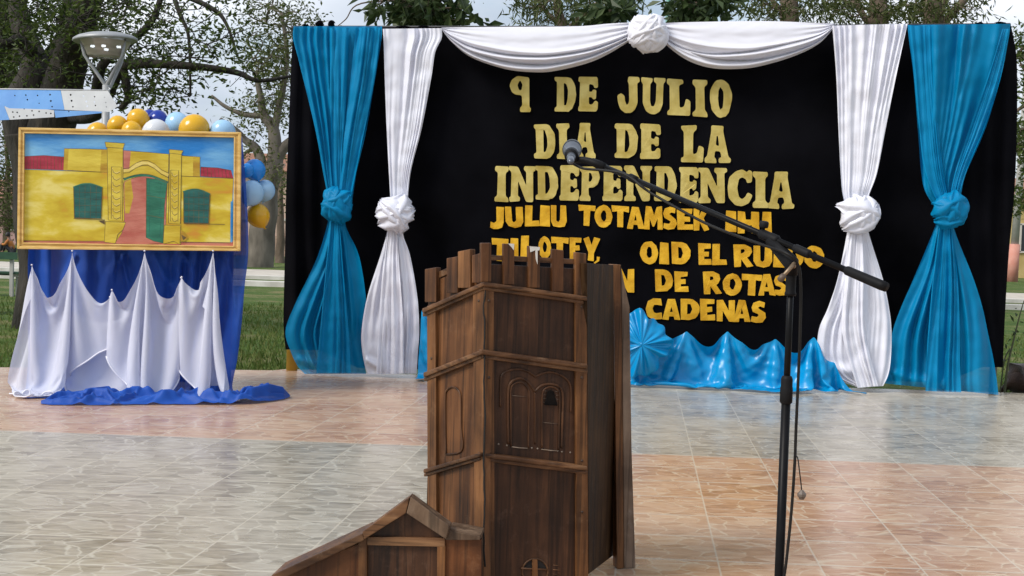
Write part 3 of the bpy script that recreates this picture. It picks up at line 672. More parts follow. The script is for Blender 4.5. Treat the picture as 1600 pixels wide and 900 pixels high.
def curtain_band(mb, rows, D, nu, nv, nf, k=0.2, creases=(), seed=0, m=0, wob=0.012, flat=0.0, bend=0.0):
    """a hanging gathered cloth band; nf pleats across it"""
    rng = random.Random(seed)
    xl, yl, xr, yr = hermite_rows(rows, nv)
    u = np.linspace(0, 1, nu)[None, :]; v = np.linspace(0, 1, nv)[:, None]
    PX = xl[:, None]*(1-u)+xr[:, None]*u; PY = yl[:, None]*(1-u)+yr[:, None]*u
    width = np.abs(xr-xl)[:, None]*D/F
    disp = np.zeros(PX.shape)
    for f, wgt in ((nf, 0.8), (nf*1.73, 0.22), (nf*0.47, 0.55)):
        ph = rng.uniform(0, 6.28); dr = rng.uniform(-1.2, 1.2); a2 = rng.uniform(0, 6.28)
        uu = u + 0.85/nf*np.sin(2*math.pi*(u*1.15+0.12*v+a2)) + 0.12/nf*np.sin(v*6+u*4+a2)
        s = np.sin(2*math.pi*f*uu+ph+dr*v)
        s = np.sign(s)*np.abs(s)**0.9
        mod = 0.6+0.5*np.sin(2*math.pi*(u*1.3+v*0.7)+a2)
        disp += wgt*s*mod
    disp *= 1.35*k*width/nf*(1-flat*v)
    disp += crease_disp(PX, PY, creases)
    disp += wob*nz2(PX, PY, 0.03, 0.03, seed)
    disp += bend*np.sin(math.pi*v)
    mb.add(warp(PX, PY, D, disp), grid_faces(nu, nv), m)
def knot(cx, cy, rx, ry, D, seed, depth=0.55, cells=7, frill=0.5, sub=5):
    """a knotted wad of cloth: a pleated bun wrapped by puffed, pleated bands"""
    rng = random.Random(seed); c0 = at(cx, cy, D); sx = rx*D/F; sz = ry*D/F; dy = depth*1.25*max(sx, sz)
    mb = MB(); nt = 12*sub if sub > 3 else 16; ns = 8*sub if sub > 3 else 12
    bm = bmesh.new(); bmesh.ops.create_icosphere(bm, subdivisions=min(sub, 4), radius=1); V = []
    for v in bm.verts:
        n = v.co.normalized(); q = n+noise.noise_vector(n*2+Vector((seed, 0, 0)))*0.4
        r = 0.76+0.05*math.sin(q.x*14+q.z*9)+0.05*noise.noise(n*4)
        V.append(c0+Vector((n.x*r*sx, n.y*r*dy*0.8, n.z*r*sz)))
    mb.add(V, [[q.index for q in f.verts] for f in bm.faces]); bm.free()
    a0 = rng.uniform(0, 3.14)
    for i in range(cells):
        ph = a0 + i*2.4 + rng.uniform(-.35, .35); o = rng.choice((-1, 1))*rng.uniform(0.12, 0.5) if i < cells-1 else rng.uniform(-.1, .1)
        wd = rng.uniform(0.32, 0.54); Lh = math.sqrt(max(0.2, 1-o*o))*rng.uniform(0.93, 1.03); cur = rng.uniform(-.28, .28)
        d = (math.cos(ph), math.sin(ph)); p = (-d[1], d[0]); k1 = rng.uniform(3.2, 6); k2 = rng.uniform(0, 6); k3 = rng.uniform(-1.5, 1.5); t0 = rng.uniform(.38, .62)
        V = []
        for a in range(nt):
            t = a/(nt-1); st = math.sin(math.pi*t)
            pin = (1-0.5*math.exp(-((t-t0)/0.16)**2) if i % 2 == 0 else 0.6+0.4*st)*min(1, 0.25+1.6*st)
            for b in range(ns):
                u = -1+2*b/(ns-1)
                off = o+u*wd*pin+cur*st
                x = d[0]*(2*t-1)*Lh+p[0]*off; z = d[1]*(2*t-1)*Lh+p[1]*off
                r2 = min(1.0, x*x+z*z); ed = math.sqrt(max(0, 1-u*u))
                h = 0.74*math.sqrt(max(0, 1.02-r2))+0.27*ed*(0.25+0.75*st)-0.10+0.02*i
                h -= 0.25*max(0, 1-st/0.35)**2
                h += frill*0.16*math.sin(u*k1+k2+k3*math.sin(3*t+k2))*(0.3+0.7*ed) + 0.05*noise.noise(Vector((x*3, z*3, seed+i)))
                g = 1+0.05*frill*math.sin(u*k1+k2)
                V.append(c0+Vector((x*sx*g, -h*dy, z*sz*g)))
        mb.add(V, grid_faces(ns, nt))
    return mb.V, mb.F

# ---------------------------------------------------------------- stage backdrop
BK = 10.42
velvet = pm('black_velvet', (0.0012,0.0012,0.0018), (0.005,0.005,0.007), 1.2, 0.95, spec=0.04)
yellow_post = pm('mustard_paint', (0.42,0.27,0.03), (0.50,0.34,0.05), 5, 0.6, bump=0.1)
bd = thing('stage_backdrop', (at(1010,560,BK).x, BK, 0), 'large black velvet stage backdrop carrying the gold cut out lettering', 'backdrop')
b = MB()
rows = [(43,458,38,1579),(62,457,60,1584),(100,455,100,1589),(200,451,200,1589),(300,447,300,1585),(400,445,400,1576),(500,443,500,1570),(546,446,574,1567)]
xl, yl, xr, yr = hermite_rows(rows, 90)
u = np.linspace(0, 1, 190)[None, :]; v = np.linspace(0, 1, 90)[:, None]
PX = xl[:, None]*(1-u)+xr[:, None]*u; PY = yl[:, None]*(1-u)+yr[:, None]*u
PY = PY + v**6*26*np.clip((PX-500)/60, 0, 1)*np.clip((1535-PX)/60, 0, 1)
edgew = np.clip((np.abs(PX-1010)-470)/80, 0, 1)
disp = edgew*(0.035*np.sin(PX*0.22+1.5*np.sin(PY*0.006))+0.03*np.sin(PX*0.095+PY*0.004)) + 0.004*np.sin(PX*0.05)*np.sin(PY*0.013)
disp -= np.clip((PX-1550)/40, 0, 1)**1.5*0.03 + np.clip((470-PX)/25, 0, 1)**1.5*0.03
b.add(warp(PX, PY, BK, disp, False), grid_faces(190, 90)); b.build('black_cloth', velvet, bd)
for px in (453, 1560):
    q = at(px, 560, 10.47); zt_ = at(px, 46, 10.47).z
    b = MB(); b.tube([(q.x,10.57,0.0),(q.x,10.57,zt_-0.05)], 0.048 if px < 1000 else 0.03, 20); b.build('post', yellow_post if px < 1000 else bark_grey, bd)
qa, qb = at(456,44,10.47), at(1578,40,10.47)
b = MB(); b.tube([qa, (qa+qb)/2+Vector((0,0,-0.015)), qb], 0.022, 12); b.build('top_bar', pm('dark_bar', (0.02,0.02,0.022), None, rough=0.6), bd)
for (cx, cy, rx, ry, sdv) in ((500,38,7,6,3),(518,38,6,6,4),(478,41,5,4,6),(630,44,14,3,5),(662,43,9,3,9),(1530,38,7,4,7),(1562,38,10,4,8)):
    obj('cloth_tie', *knot(cx, cy, rx, ry, BK-0.02, sdv, 0.8, 5, 0.6, 3), velvet, bd)

# letters -----------------------------------------------------------------------------
def ell(cx, cy, rx, ry, n=28, a0=0, a1=360):
    full = abs(a1-a0) >= 360
    m = n if full else n+1
    return [(cx+rx*math.cos(R(a0+(a1-a0)*i/n)), cy+ry*math.sin(R(a0+(a1-a0)*i/n))) for i in range(m)]
SLAB = {
 'I': [[(0,0),(60,0),(60,11),(48,18),(48,82),(60,89),(60,100),(0,100),(0,89),(12,82),(12,18),(0,11)]],
 'D': [[(0,0),(46,0)]+ell(46,50,34,50,12,-80,80)+[(46,100),(0,100),(0,88),(8,84),(8,16),(0,12)], [(35,17),(43,19),(50,36),(50,64),(43,81),(35,83)]],
 'E': [[(0,0),(72,0),(78,6),(78,30),(66,33),(58,22),(42,20),(42,41),(54,41),(58,35),(70,37),(70,63),(58,64),(54,58),(42,58),(42,80),(58,78),(64,68),(78,70),(78,94),(72,100),(0,100),(0,88),(6,84),(6,16),(0,12)]],
 'J': [[(42,100),(88,100),(88,88),(78,82),(78,28),(70,10),(54,0),(30,0),(10,9),(0,28),(0,47),(14,54),(27,49),(28,34),(36,22),(44,28),(46,40),(46,82),(40,88)]],
 'U': [[(0,100),(42,100),(42,89),(34,83),(34,34),(40,21),(50,21),(56,34),(56,83),(48,89),(48,100),(90,100),(90,89),(82,83),(82,28),(72,8),(54,0),(36,0),(18,8),(8,28),(8,83),(0,89)]],
 'L': [[(0,0),(78,0),(82,42),(64,46),(58,24),(42,22),(42,82),(56,88),(56,100),(0,100),(0,88),(10,82),(10,16),(0,12)]],
 'O': [ell(40,50,40,50,32), ell(40,50,11,29,18)],
 '9': [[(30,100),(72,98),(72,14),(78,11),(78,0),(38,0),(38,11),(46,17),(46,45),(24,47),(8,56),(0,73),(8,91)], ell(40,73,8,13,14)],
 'A': [[(0,0),(40,0),(40,11),(32,16),(35,31),(54,31),(57,16),(49,11),(49,0),(90,0),(90,12),(82,16),(66,86),(68,100),(22,100),(24,86),(8,16),(0,12)], [(39,46),(51,46),(47,72),(43,72)]],
 'N': [[(0,0),(40,0),(40,11),(32,16),(32,58),(62,0),(88,0),(88,84),(96,89),(96,100),(54,100),(54,89),(62,84),(62,46),(34,100),(0,100),(0,89),(8,84),(8,16),(0,11)]],
 'P': [[(0,0),(44,0),(44,11),(36,16),(36,38),(55,38),(72,48),(80,68),(73,90),(52,100),(0,100),(0,88),(8,84),(8,16),(0,12)], [(36,55),(45,55),(51,68),(45,83),(36,83)]],
 'C': [[(78,66),(78,94),(68,99),(63,93),(48,100),(26,96),(6,77),(0,50),(6,23),(26,4),(48,0),(70,8),(82,30),(66,38),(58,26),(48,20),(38,27),(32,50),(38,75),(48,81),(58,72),(62,64)]]}
CHUNK = {
 'J': [[(38,100),(82,100),(80,30),(70,8),(46,0),(20,0),(0,8),(4,32),(24,28),(38,36)]],
 'U': [[(0,100),(32,100),(33,32),(44,24),(54,34),(54,100),(88,100),(90,28),(78,6),(48,0),(16,6),(2,28)]],
 'L': [[(6,100),(46,100),(42,28),(80,30),(84,4),(0,0)]],
 'I': [[(4,100),(44,98),(48,0),(0,2)]],
 'T': [[(0,100),(92,96),(90,68),(62,72),(60,0),(28,2),(30,72),(2,70)]],
 'O': [ell(46,50,46,50,28), ell(47,52,14,24,16)],
 'A': [[(30,100),(70,100),(100,0),(66,2),(62,18),(36,18),(34,0),(0,0)], [(42,38),(58,38),(50,64)]],
 'M': [[(8,100),(38,98),(52,62),(66,98),(94,100),(100,0),(72,0),(72,50),(54,12),(46,12),(30,50),(30,0),(0,2)]],
 'S': [[(86,94),(50,100),(14,92),(2,70),(12,50),(44,40),(50,34),(38,26),(6,30),(0,6),(34,0),(74,4),(94,24),(88,46),(58,60),(44,68),(56,76),(82,70)]],
 'E': [[(0,100),(84,98),(82,76),(40,74),(40,62),(70,62),(70,40),(40,38),(40,26),(86,28),(88,2),(2,0)]],
 'K': [[(0,98),(36,100),(36,66),(58,100),(96,96),(64,56),(100,8),(70,0),(38,38),(36,2),(2,0)]],
 'R': [[(0,98),(54,100),(84,88),(90,66),(78,48),(66,42),(98,4),(64,0),(38,34),(36,2),(4,0)], [(36,60),(50,62),(56,70),(50,78),(36,78)]],
 'H': [[(0,100),(32,98),(34,64),(60,64),(60,100),(94,98),(98,0),(64,0),(62,36),(34,36),(32,0),(2,0)]],
 'Y': [[(0,92),(32,100),(50,66),(66,100),(100,92),(66,34),(64,0),(30,2),(32,36)]],
 'D': [[(0,100),(44,100)]+ell(44,50,50,50,12,82,-82)+[(44,0),(2,0)], [(34,26),(48,28),(58,50),(48,74),(34,76)]],
 'C': [[(88,98),(46,100),(14,86),(0,50),(12,16),(44,0),(92,4),(92,34),(60,30),(46,34),(40,52),(48,68),(64,70),(92,66)]],
 'N': [[(0,98),(34,100),(64,50),(64,98),(96,100),(100,0),(68,0),(34,50),(34,0),(2,2)]],
 ',': [[(50,100),(100,96),(90,40),(20,0),(0,14),(50,50)]]}
gold_l = pm('pale_gold_foil', (0.46,0.34,0.07), (0.66,0.53,0.17), 7, 0.42, metal=0.35, bump=0.35, bscale=6, dist=0.03)
gold_d = pm('deep_gold_foil', (0.60,0.30,0.006), (0.88,0.50,0.025), 8, 0.34, metal=0.35, bump=0.4, bscale=8, dist=0.03)
cut_edge = pm('paper_edge', (0.52,0.42,0.22), None, rough=0.8)
def round_poly(P, r):
    out = []; n = len(P)
    for i in range(n):
        a = Vector(P[i-1]); b_ = Vector(P[i]); c = Vector(P[(i+1) % n])
        l1, l2 = (a-b_).length, (c-b_).length
        if l1 < 2 or l2 < 2 : out.append(tuple(b_)); continue
        t = min(r, 0.42*l1, 0.42*l2); p = b_+(a-b_).normalized()*t; q = b_+(c-b_).normalized()*t
        for s in (0, 0.33, 0.67, 1): out.append(tuple(p*(1-s)**2+b_*2*s*(1-s)+q*s*s))
    return out
def letter(ch, box, style, rng):
    G = (SLAB if style == 's' else CHUNK)[ch]; rad = 6 if style == 's' else 2.5
    loops = [round_poly([(x+rng.uniform(-1.6,1.6), y+rng.uniform(-1.6,1.6)) for x, y in lp], rad) for lp in G]
    xs = [p[0] for p in loops[0]]; ys = [p[1] for p in loops[0]]
    a0, a1, b0, b1 = min(xs), max(xs), min(ys), max(ys)
    x0, y0, x1, y1 = box; sh = rng.uniform(-1.0, 1.0); tl = 0.02*(x1-x0)
    def px_(x, y):
        u = (x-a0)/(a1-a0); v = (y-b0)/(b1-b0)
        return x0+(x1-x0)*u+sh*v, y1+(y0-y1)*v+tl*(u-0.5)
    s_ = rng.uniform(0, 50)
    def fr(x, y):
        q = px_(x, y)
        return at(q[0], q[1], BK-0.013-0.005*noise.noise(Vector((q[0]*0.06, q[1]*0.06, s_))))
    tri = tessellate_polygon([[Vector((x, y, 0)) for x, y in lp] for lp in loops])
    flat = [p for lp in loops for p in lp]; n = len(flat)
    V = [fr(*p) for p in flat]; V += [q+Vector((0, 0.002, 0)) for q in V]
    Fs = [list(t) for t in tri]; mi = [0]*len(Fs); k = 0
    for lp in loops:
        m = len(lp)
        for i in range(m):
            a, c = k+i, k+(i+1) % m; Fs.append([a, c, c+n, a+n]); mi.append(1)
        k += m
    Fs += [[i+n for i in t] for t in tri]; mi += [1]*len(tri)
    # sides folded slightly inwards leave a pale cut rim on the face
    o = obj('letter', V, Fs, [gold_l if style == 's' else gold_d, cut_edge], bd, False, mi=mi)
    return o
LET = [('s', [('9',797,119,829.5,175),('D',866,120.5,900,174.5),('E',903,120,934,174),('J',965,119.6,1000,176.6),('U',1001,121,1039,178.5),('L',1042.5,123,1079,180.5),('I',1082,124.5,1105.5,183),('O',1109.5,124.5,1144,184),
 ('D',834.4,194,868,248),('I',870,192.5,890.6,248.7),('A',897,192,930.7,247.7),('D',960,193,996.7,247),('E',999.7,193,1032,248.7),('L',1064,195.4,1099.5,253.6),('A',1101,196,1142,255),
 ('I',772.5,259.4,794.4,315.6),('N',795,259.4,837,315.6),('D',837,259.4,872.5,312.5),('E',874,257.8,904.4,313.4),('P',904.7,260,936.6,314),('E',941,258.8,973,314),('N',975,258.8,1019,314.4),('D',1022,259.7,1057.5,314.4),('E',1060.6,261,1091,317),('N',1091,262,1136.6,318),('C',1136.6,265,1175,322),('I',1176,268,1200.6,325),('A',1199,268,1241,326.6)]),
 ('c', [('J',766,323,788,358),('U',789.7,323,818,356),('L',820,321,843,354),('I',843,320.6,859.4,354),('U',860.6,320.6,885.6,355),('T',903,320,930,353),('O',929,320,957,355.6),('T',956,321,983.4,355),('A',979.7,323,1007,358),('M',1006,322,1035.6,358.8),('S',1036.6,323,1058,359),('E',1058,326,1083.4,359),('K',1083.4,325,1108,361),('I',1133,329,1150.6,362.5),('H',1152,330,1186.5,365),('I',1189.7,331,1206,365.6),
 ('T',767.5,372,794,408),('I',796,372,810,408),('L',813,368,838,405),('O',841.5,369,861.4,404),('T',861.4,370,889,405),('E',890,371,909.6,405),('Y',911,370,937,408),(',',927.7,401,937,412),
 ('O',1000,377,1028.5,413),('I',1030,378.5,1045.5,413),('D',1049,378,1079,413),('E',1091,380,1112,414),('L',1112.7,381,1136,414.5),('R',1146,382,1177,417.7),('U',1177,384,1206.5,418),('I',1208,385,1226,418),('D',1227.5,386,1255.5,419),('O',1257,384,1288,419.5),
 ('N',960,420,991,457),('D',1024,421,1052,456),('E',1054,424,1076,456),('R',1099,424,1128,460),('O',1129,427,1159,462),('T',1159,428,1191,462),('A',1185,428,1212,462),('S',1210,429,1231,462),
 ('C',1009,466,1034.6,499.5),('A',1035,467,1063,500),('D',1063,467,1093,500),('E',1094,467,1117.6,501),('N',1119,468.5,1148,502.7),('A',1145.7,468.5,1172.5,503.4),('S',1173,470,1196.4,504.4)])]
rng = random.Random(17)
for st, ls in LET:
    for l in ls: letter(l[0], l[1:], st, rng)

# curtains ----------------------------------------------------------------------------
CD = 10.27
def clothmat(name, c1, c2, rough, transp, sheen=0.15, transl=0.15, weave=0.05, spec=0.4):
    m = pm(name, c1, c2, 1.2, rough, bump=0.10, bscale=3.5, transp=transp, transl=transl, sheen=sheen, stretch=(1, 1, 0.35), dist=0.02, spec=spec)
    return m
teal = clothmat('sheer_turquoise_cloth', (0.0,0.235,0.49), (0.0,0.29,0.58), 0.5, 0.17, sheen=0, spec=0.2)
satin_w = clothmat('white_satin', (0.76,0.77,0.87), (0.82,0.83,0.92), 0.32, 0.02, spec=0.6, transl=0.06)
voile_w = clothmat('white_voile', (0.68,0.70,0.82), (0.74,0.76,0.88), 0.6, 0.26)
swag_w = clothmat('white_swag_cloth', (0.76,0.76,0.84), (0.81,0.81,0.88), 0.6, 0.0)
satin_b = clothmat('turquoise_satin', (0.0,0.235,0.54), (0.0,0.30,0.64), 0.30, 0.0, spec=0.45, sheen=0)
royal = clothmat('royal_blue_cloth', (0.002,0.055,0.36), (0.004,0.085,0.46), 0.6, 0.08)

def curtain(name, label, base_px, bands, mat, kn, knmat=None, group='tied curtains hanging on the backdrop'):
    q = at(*base_px, CD)
    t = thing(name, (q.x, CD, 0), label, 'curtain', group)
    b = MB()
    for kw in bands: curtain_band(b, **kw)
    b.build('drape', mat, t)
    for k in kn: obj('knot', *knot(**k), knmat or mat, t)
    return t
# left blue
up = [(41,459,41,597),(60,458,60,596),(100,468,100,590),(200,492,200,573),(270,505,270,557),(330,516,330,548)]
lo = [(330,512,330,546),(352,511,352,540),(406,494,400,561),(475,461,470,572),(517,446,520,569),(549,454,550,568),(572,465,570,570),(584,476,584,572)]
curtain('curtain', 'sheer turquoise curtain at the far left of the backdrop, tied in a knot', (520,560), [
    dict(rows=up, D=CD, nu=90, nv=90, nf=6, k=0.22, seed=1, creases=[([(500,45),(508,150),(520,290)],3,0.03),([(545,45),(535,160),(528,290)],3,0.03),([(575,45),(552,170),(538,290)],4,0.03),([(470,90),(498,215),(514,290)],4,0.025)]),
    dict(rows=[(43,515,43,545),(150,516,150,541),(250,519,250,535),(320,523,320,533)], D=CD-0.04, nu=14, nv=50, nf=2, k=0.3, seed=2),
    dict(rows=[(43,556,43,594),(120,548,120,586),(220,537,220,566),(320,528,320,546)], D=CD-0.05, nu=22, nv=50, nf=2.5, k=0.25, seed=3),
    dict(rows=lo, D=CD, nu=90, nv=90, nf=2.6, k=0.13, seed=4, flat=0.2, creases=[([(520,352),(505,420),(480,500),(470,570)],5,0.03),([(528,352),(526,440),(518,520),(512,580)],5,0.05),([(534,352),(545,440),(552,520),(556,575)],4,0.04),([(460,560),(500,570),(570,578)],7,0.04)]),
    dict(rows=[(340,517,340,530),(420,509,420,536),(520,500,520,545),(583,494,583,548)], D=CD-0.06, nu=24, nv=60, nf=2, k=0.2, seed=5)],
    teal, [dict(cx=529, cy=320, rx=28, ry=30, D=CD-0.08, seed=11, cells=5)])
# left white
up = [(45,598,44,690),(60,599,60,690),(85,600,82,680),(120,601,120,674),(200,604,200,659),(270,607.6,270,641.5),(330,611,330,636)]
lo = [(340,608,340,632),(366,604,366,630),(400,594,400,641),(463,574,463,652),(516,565,516,655),(550,566,550,653),(584,573,584,651)]
curtain('curtain', 'white satin curtain left of the lectern, tied in a rosette knot', (610,560), [
    dict(rows=up, D=CD, nu=110, nv=80, nf=8, k=0.21, seed=6),
    dict(rows=lo, D=CD, nu=100, nv=90, nf=4.5, k=0.13, seed=7, flat=0.3, creases=[([(612,366),(606,450),(602,580)],5,0.06),([(622,366),(630,450),(640,580)],5,0.05),([(608,366),(585,470),(578,570)],4,0.03),([(570,560),(600,575),(650,572)],6,0.04)]),
    dict(rows=[(352,606,352,620),(420,598,420,624),(500,592,500,630),(584,588,584,632)], D=CD-0.05, nu=24, nv=60, nf=2, k=0.2, seed=8)],
    satin_w, [dict(cx=617, cy=333, rx=31, ry=34, D=CD-0.08, seed=23, cells=6, frill=0.6)])
# right white
up = [(40,1300,37,1418),(60,1302,60,1413),(120,1306.6,120,1400),(200,1310,200,1384),(270,1313.5,270,1370.5),(305,1317,305,1358),(335,1326,335,1352)]
lo = [(335,1326,335,1352),(366,1323,366,1358),(434,1309,434,1379),(480,1294,480,1389),(517,1279,517,1393),(560,1279,560,1392),(588,1300,585,1388),(606,1342,603,1380)]
curtain('curtain', 'white satin curtain right of the microphone stand, tied in a rosette knot', (1340,560), [
    dict(rows=up, D=CD, nu=120, nv=80, nf=7.5, k=0.21, seed=9),
    dict(rows=lo, D=CD, nu=110, nv=90, nf=4, k=0.12, seed=10, flat=0.3, creases=[([(1330,366),(1322,440),(1318,520),(1325,590)],5,0.05),([(1342,366),(1348,440),(1352,520),(1362,600)],5,0.07),([(1327,366),(1305,450),(1283,520)],4,0.03),([(1285,570),(1330,580),(1385,575)],8,0.04)]),
    dict(rows=[(352,1330,352,1346),(430,1320,430,1350),(520,1316,520,1352),(606,1340,603,1372)], D=CD-0.06, nu=24, nv=60, nf=2, k=0.2, seed=12)],
    satin_w, [dict(cx=1340, cy=334, rx=35, ry=32, D=CD-0.08, seed=31, cells=6, frill=0.6)])
# right blue
up = [(39,1418,37,1579),(60,1420,60,1576),(120,1427.5,120,1564),(200,1434,200,1540),(270,1439.5,270,1510),(302,1447,302,1502),(330,1466,330,1497)]
lo = [(330,1466,330,1497),(354,1461,354,1490),(434,1428,434,1520.6),(480,1408,480,1535),(517,1395,517,1543),(560,1388,560,1552),(590,1383,590,1557),(599,1381,617,1560)]
curtain('curtain', 'sheer turquoise curtain at the far right of the backdrop, tied in a knot', (1470,590), [
    dict(rows=up, D=CD, nu=80, nv=90, nf=2.2, k=0.12, seed=13, creases=[([(1500,60),(1500,200),(1490,280)],6,0.02)]),
    dict(rows=[(40,1419,40,1457),(120,1428,120,1460),(200,1436,200,1466),(270,1445,270,1474),(320,1466,320,1484)], D=CD-0.05, nu=36, nv=70, nf=4, k=0.28, seed=14),
    dict(rows=[(45,1566,45,1577),(120,1543,120,1563),(200,1515,200,1538),(270,1492,270,1509),(320,1482,320,1496)], D=CD-0.05, nu=24, nv=70, nf=2, k=0.28, seed=15),
    dict(rows=lo, D=CD, nu=100, nv=90, nf=2.2, k=0.12, seed=16, flat=0.2, creases=[([(1466,354),(1452,440),(1430,540),(1420,600)],5,0.04),([(1484,354),(1500,440),(1515,520),(1525,610)],5,0.04),([(1390,580),(1450,598),(1555,600)],8,0.05)]),
    dict(rows=[(345,1468,345,1487),(430,1458,430,1496),(520,1450,520,1500),(570,1448,570,1500),(611,1446,613,1502)], D=CD-0.06, nu=40, nv=70, nf=1.6, k=0.16, seed=17)],
    teal, [dict(cx=1483, cy=325, rx=30, ry=31, D=CD-0.08, seed=43, cells=5)])

# top swags and rosette
def swag(label, xs, top, bot, seed, flip):
    nu, nv = 120, 60
    X = np.linspace(xs[0], xs[1], nu); td = dense(top); bdn = dense(bot)
    T = np.interp(X, td[:, 0], td[:, 1]); B = np.interp(X, bdn[:, 0], bdn[:, 1])
    v = np.linspace(0, 1, nv)[:, None]; u = np.linspace(0, 1, nu)[None, :]
    PX = np.repeat(X[None, :], nv, 0); PY = T[None, :]*(1-v)+B[None, :]*v
    en = np.sin(math.pi*np.clip(u, 0.001, 0.999))**0.6; g = (u-0.5)*(1 if not flip else -1)
    vv = v+0.05*np.sin(u*5+seed)
    h = (B-T)[None, :]*CD/F
    rngl = random.Random(seed)
    disp = 0.10*en*np.sin(math.pi*np.clip(v*0.92+0.04, 0, 1))**0.8
    for (c0, wd, amp) in ((0.36,0.10,-0.012),(0.56,0.06,0.035),(0.655,0.022,-0.05),(0.74,0.05,0.05),(0.825,0.02,-0.055),(0.92,0.06,0.06)):
        cc = c0 + 0.16*(u-0.5)*rngl.uniform(-1, 1) + 0.02*np.sin(u*6+c0*20)
        disp = disp + amp*np.exp(-((v-cc)/wd)**2)*(0.35+0.65*en)
    disp = disp + (1-en)*0.012*np.sin(v*34+seed) + 0.004*nz2(PX, PY, 0.03, 0.08, seed)
    q = at((xs[0]+xs[1])/2, 45, CD+0.05)
    o = obj('swag', warp(PX, PY, CD+0.05, disp, False), grid_faces(nu, nv), swag_w, None, True, q)
    tag(o, label, 'swag', 'white swags along the backdrop top')
swag('white swag draped across the top of the backdrop, left of the rosette', (690, 990), [(690,43),(780,42),(900,41),(950,37),(990,35)], [(690,46),(706,66),(737,90),(790,108),(838,113),(872,110),(920,98),(955,82),(990,60)], 1, False)
swag('white swag draped across the top of the backdrop, right of the rosette', (1032, 1304), [(1032,36),(1100,34),(1200,33),(1304,37)], [(1032,62),(1055,82),(1080,97),(1110,106),(1145,108),(1185,104),(1240,88),(1280,68),(1304,42)], 2, True)
o = obj('rosette', *knot(1011, 51, 31, 31, CD-0.02, 57, 0.6, 9, 0.45), swag_w, None, True, at(1011, 51, CD)); tag(o, 'ruffled white cloth rosette at the top centre of the backdrop', 'rosette')


def drape(pins, length, heights, Yback, nu, nv, steps=240, iters=12, seed=0, lean=0.0, gust=0.05):
    """settles a pinned cloth under gravity: pins = [(distance along the top edge, world point)],
    heights = [(distance along the top edge, cut height)]; returns nv x nu points"""
    rs = np.random.RandomState(seed)
    sl_ = np.linspace(0, length, nu); H = np.interp(sl_, [h[0] for h in heights], [h[1] for h in heights])
    v = np.linspace(0, 1, nv)
    Lx = np.repeat(sl_[None, :], nv, 0); Lz = -v[:, None]*H[None, :]
    ps = [p[0] for p in pins]; pw = np.array([list(p[1]) for p in pins])
    X = np.zeros((nv, nu, 3)); slack = np.zeros(nu)
    for a in range(3):
        c_ = np.interp(sl_, ps, pw[:, a]); X[:, :, a] = c_[None, :]
    for k in range(len(ps)-1):
        m = (sl_ >= ps[k]) & (sl_ <= ps[k+1]); t = (sl_-ps[k])/(ps[k+1]-ps[k])
        ex = max(0, (ps[k+1]-ps[k])**2-np.sum((pw[k+1]-pw[k])**2))**0.5
        slack = np.where(m, -0.5*ex*np.sin(math.pi*np.clip(t, 0, 1))*0.9, slack)
    X[:, :, 0] += np.where(sl_ < ps[0], sl_-ps[0], 0)[None, :] + np.where(sl_ > ps[-1], sl_-ps[-1], 0)[None, :]
    X[:, :, 2] += Lz*0.98 + slack[None, :]*0.5*(1-v[:, None])
    X[:, :, 1] += slack[None, :]*0.55 - 0.02 + 0.012*rs.randn(nv, nu) - lean*v[:, None]
    pi = [int(round(q/length*(nu-1))) for q in ps]
    P = X.copy(); Wt = np.ones((nv, nu, 1)); Wt[0, pi] = 0; X[0, pi] = pw; P[0, pi] = pw
    cons = []
    def addc(di, dj, st):
        def sl(n, d, o=0, k=1): return (slice(o, n-d, k), slice(o+d, n, k)) if d >= 0 else (slice(o-d, n, k), slice(o, n+d, k))
        for o in ((0, 1) if st >= 1 else (0,)):                    # stretch: every other thread at a time
            ia, ib = sl(nv, di, o if (di and st >= 1) else 0, 2 if (di and st >= 1) else 1); ja, jb = sl(nu, dj, o if (dj and st >= 1) else 0, 2 if (dj and st >= 1) else 1)
            r0 = np.hypot(Lx[ia, ja]-Lx[ib, jb], Lz[ia, ja]-Lz[ib, jb])
            wa, wb = Wt[ia, ja], Wt[ib, jb]; ws = np.maximum(wa+wb, 1e-9)
            cons.append((ia, ja, ib, jb, r0, st, wa/ws, wb/ws))
    addc(1, 1, 0.3); addc(1, -1, 0.3); addc(0, 3, 0.05); addc(3, 0, 0.05); addc(0, 1, 1.0); addc(1, 0, 1.0)
    for it in range(steps):
        V_ = (X-P)*0.97; P = X.copy()
        X = X + V_*Wt + np.array([0, -gust*0.0004*(1 if it < steps*0.3 else 0), -9.8*0.0011])*0.12*Wt*(1.0 if it < steps*0.85 else 0.5)
        for k in range(iters):
            for (ia, ja, ib, jb, r0, st, fa, fb) in cons:
                A = X[ia, ja]; B = X[ib, jb]; d = B-A; ln = np.sqrt((d*d).sum(-1))+1e-9
                c = (st*(ln-r0)/ln)[..., None]*d
                if st < 0.2: c = np.where((ln < r0)[..., None], c, 0)
                if st < 1: c = c*0.6
                X[ia, ja] += c*fa; X[ib, jb] -= c*fb
            X[..., 1] = np.minimum(X[..., 1], Yback)
            lowz = X[..., 2] < 0.012
            X[..., 2] = np.where(lowz, 0.012, X[..., 2])
            X[0, pi] = pw
        if lowz.any():
            P[..., :2] = np.where(lowz[..., None], X[..., :2], P[..., :2])
    return X

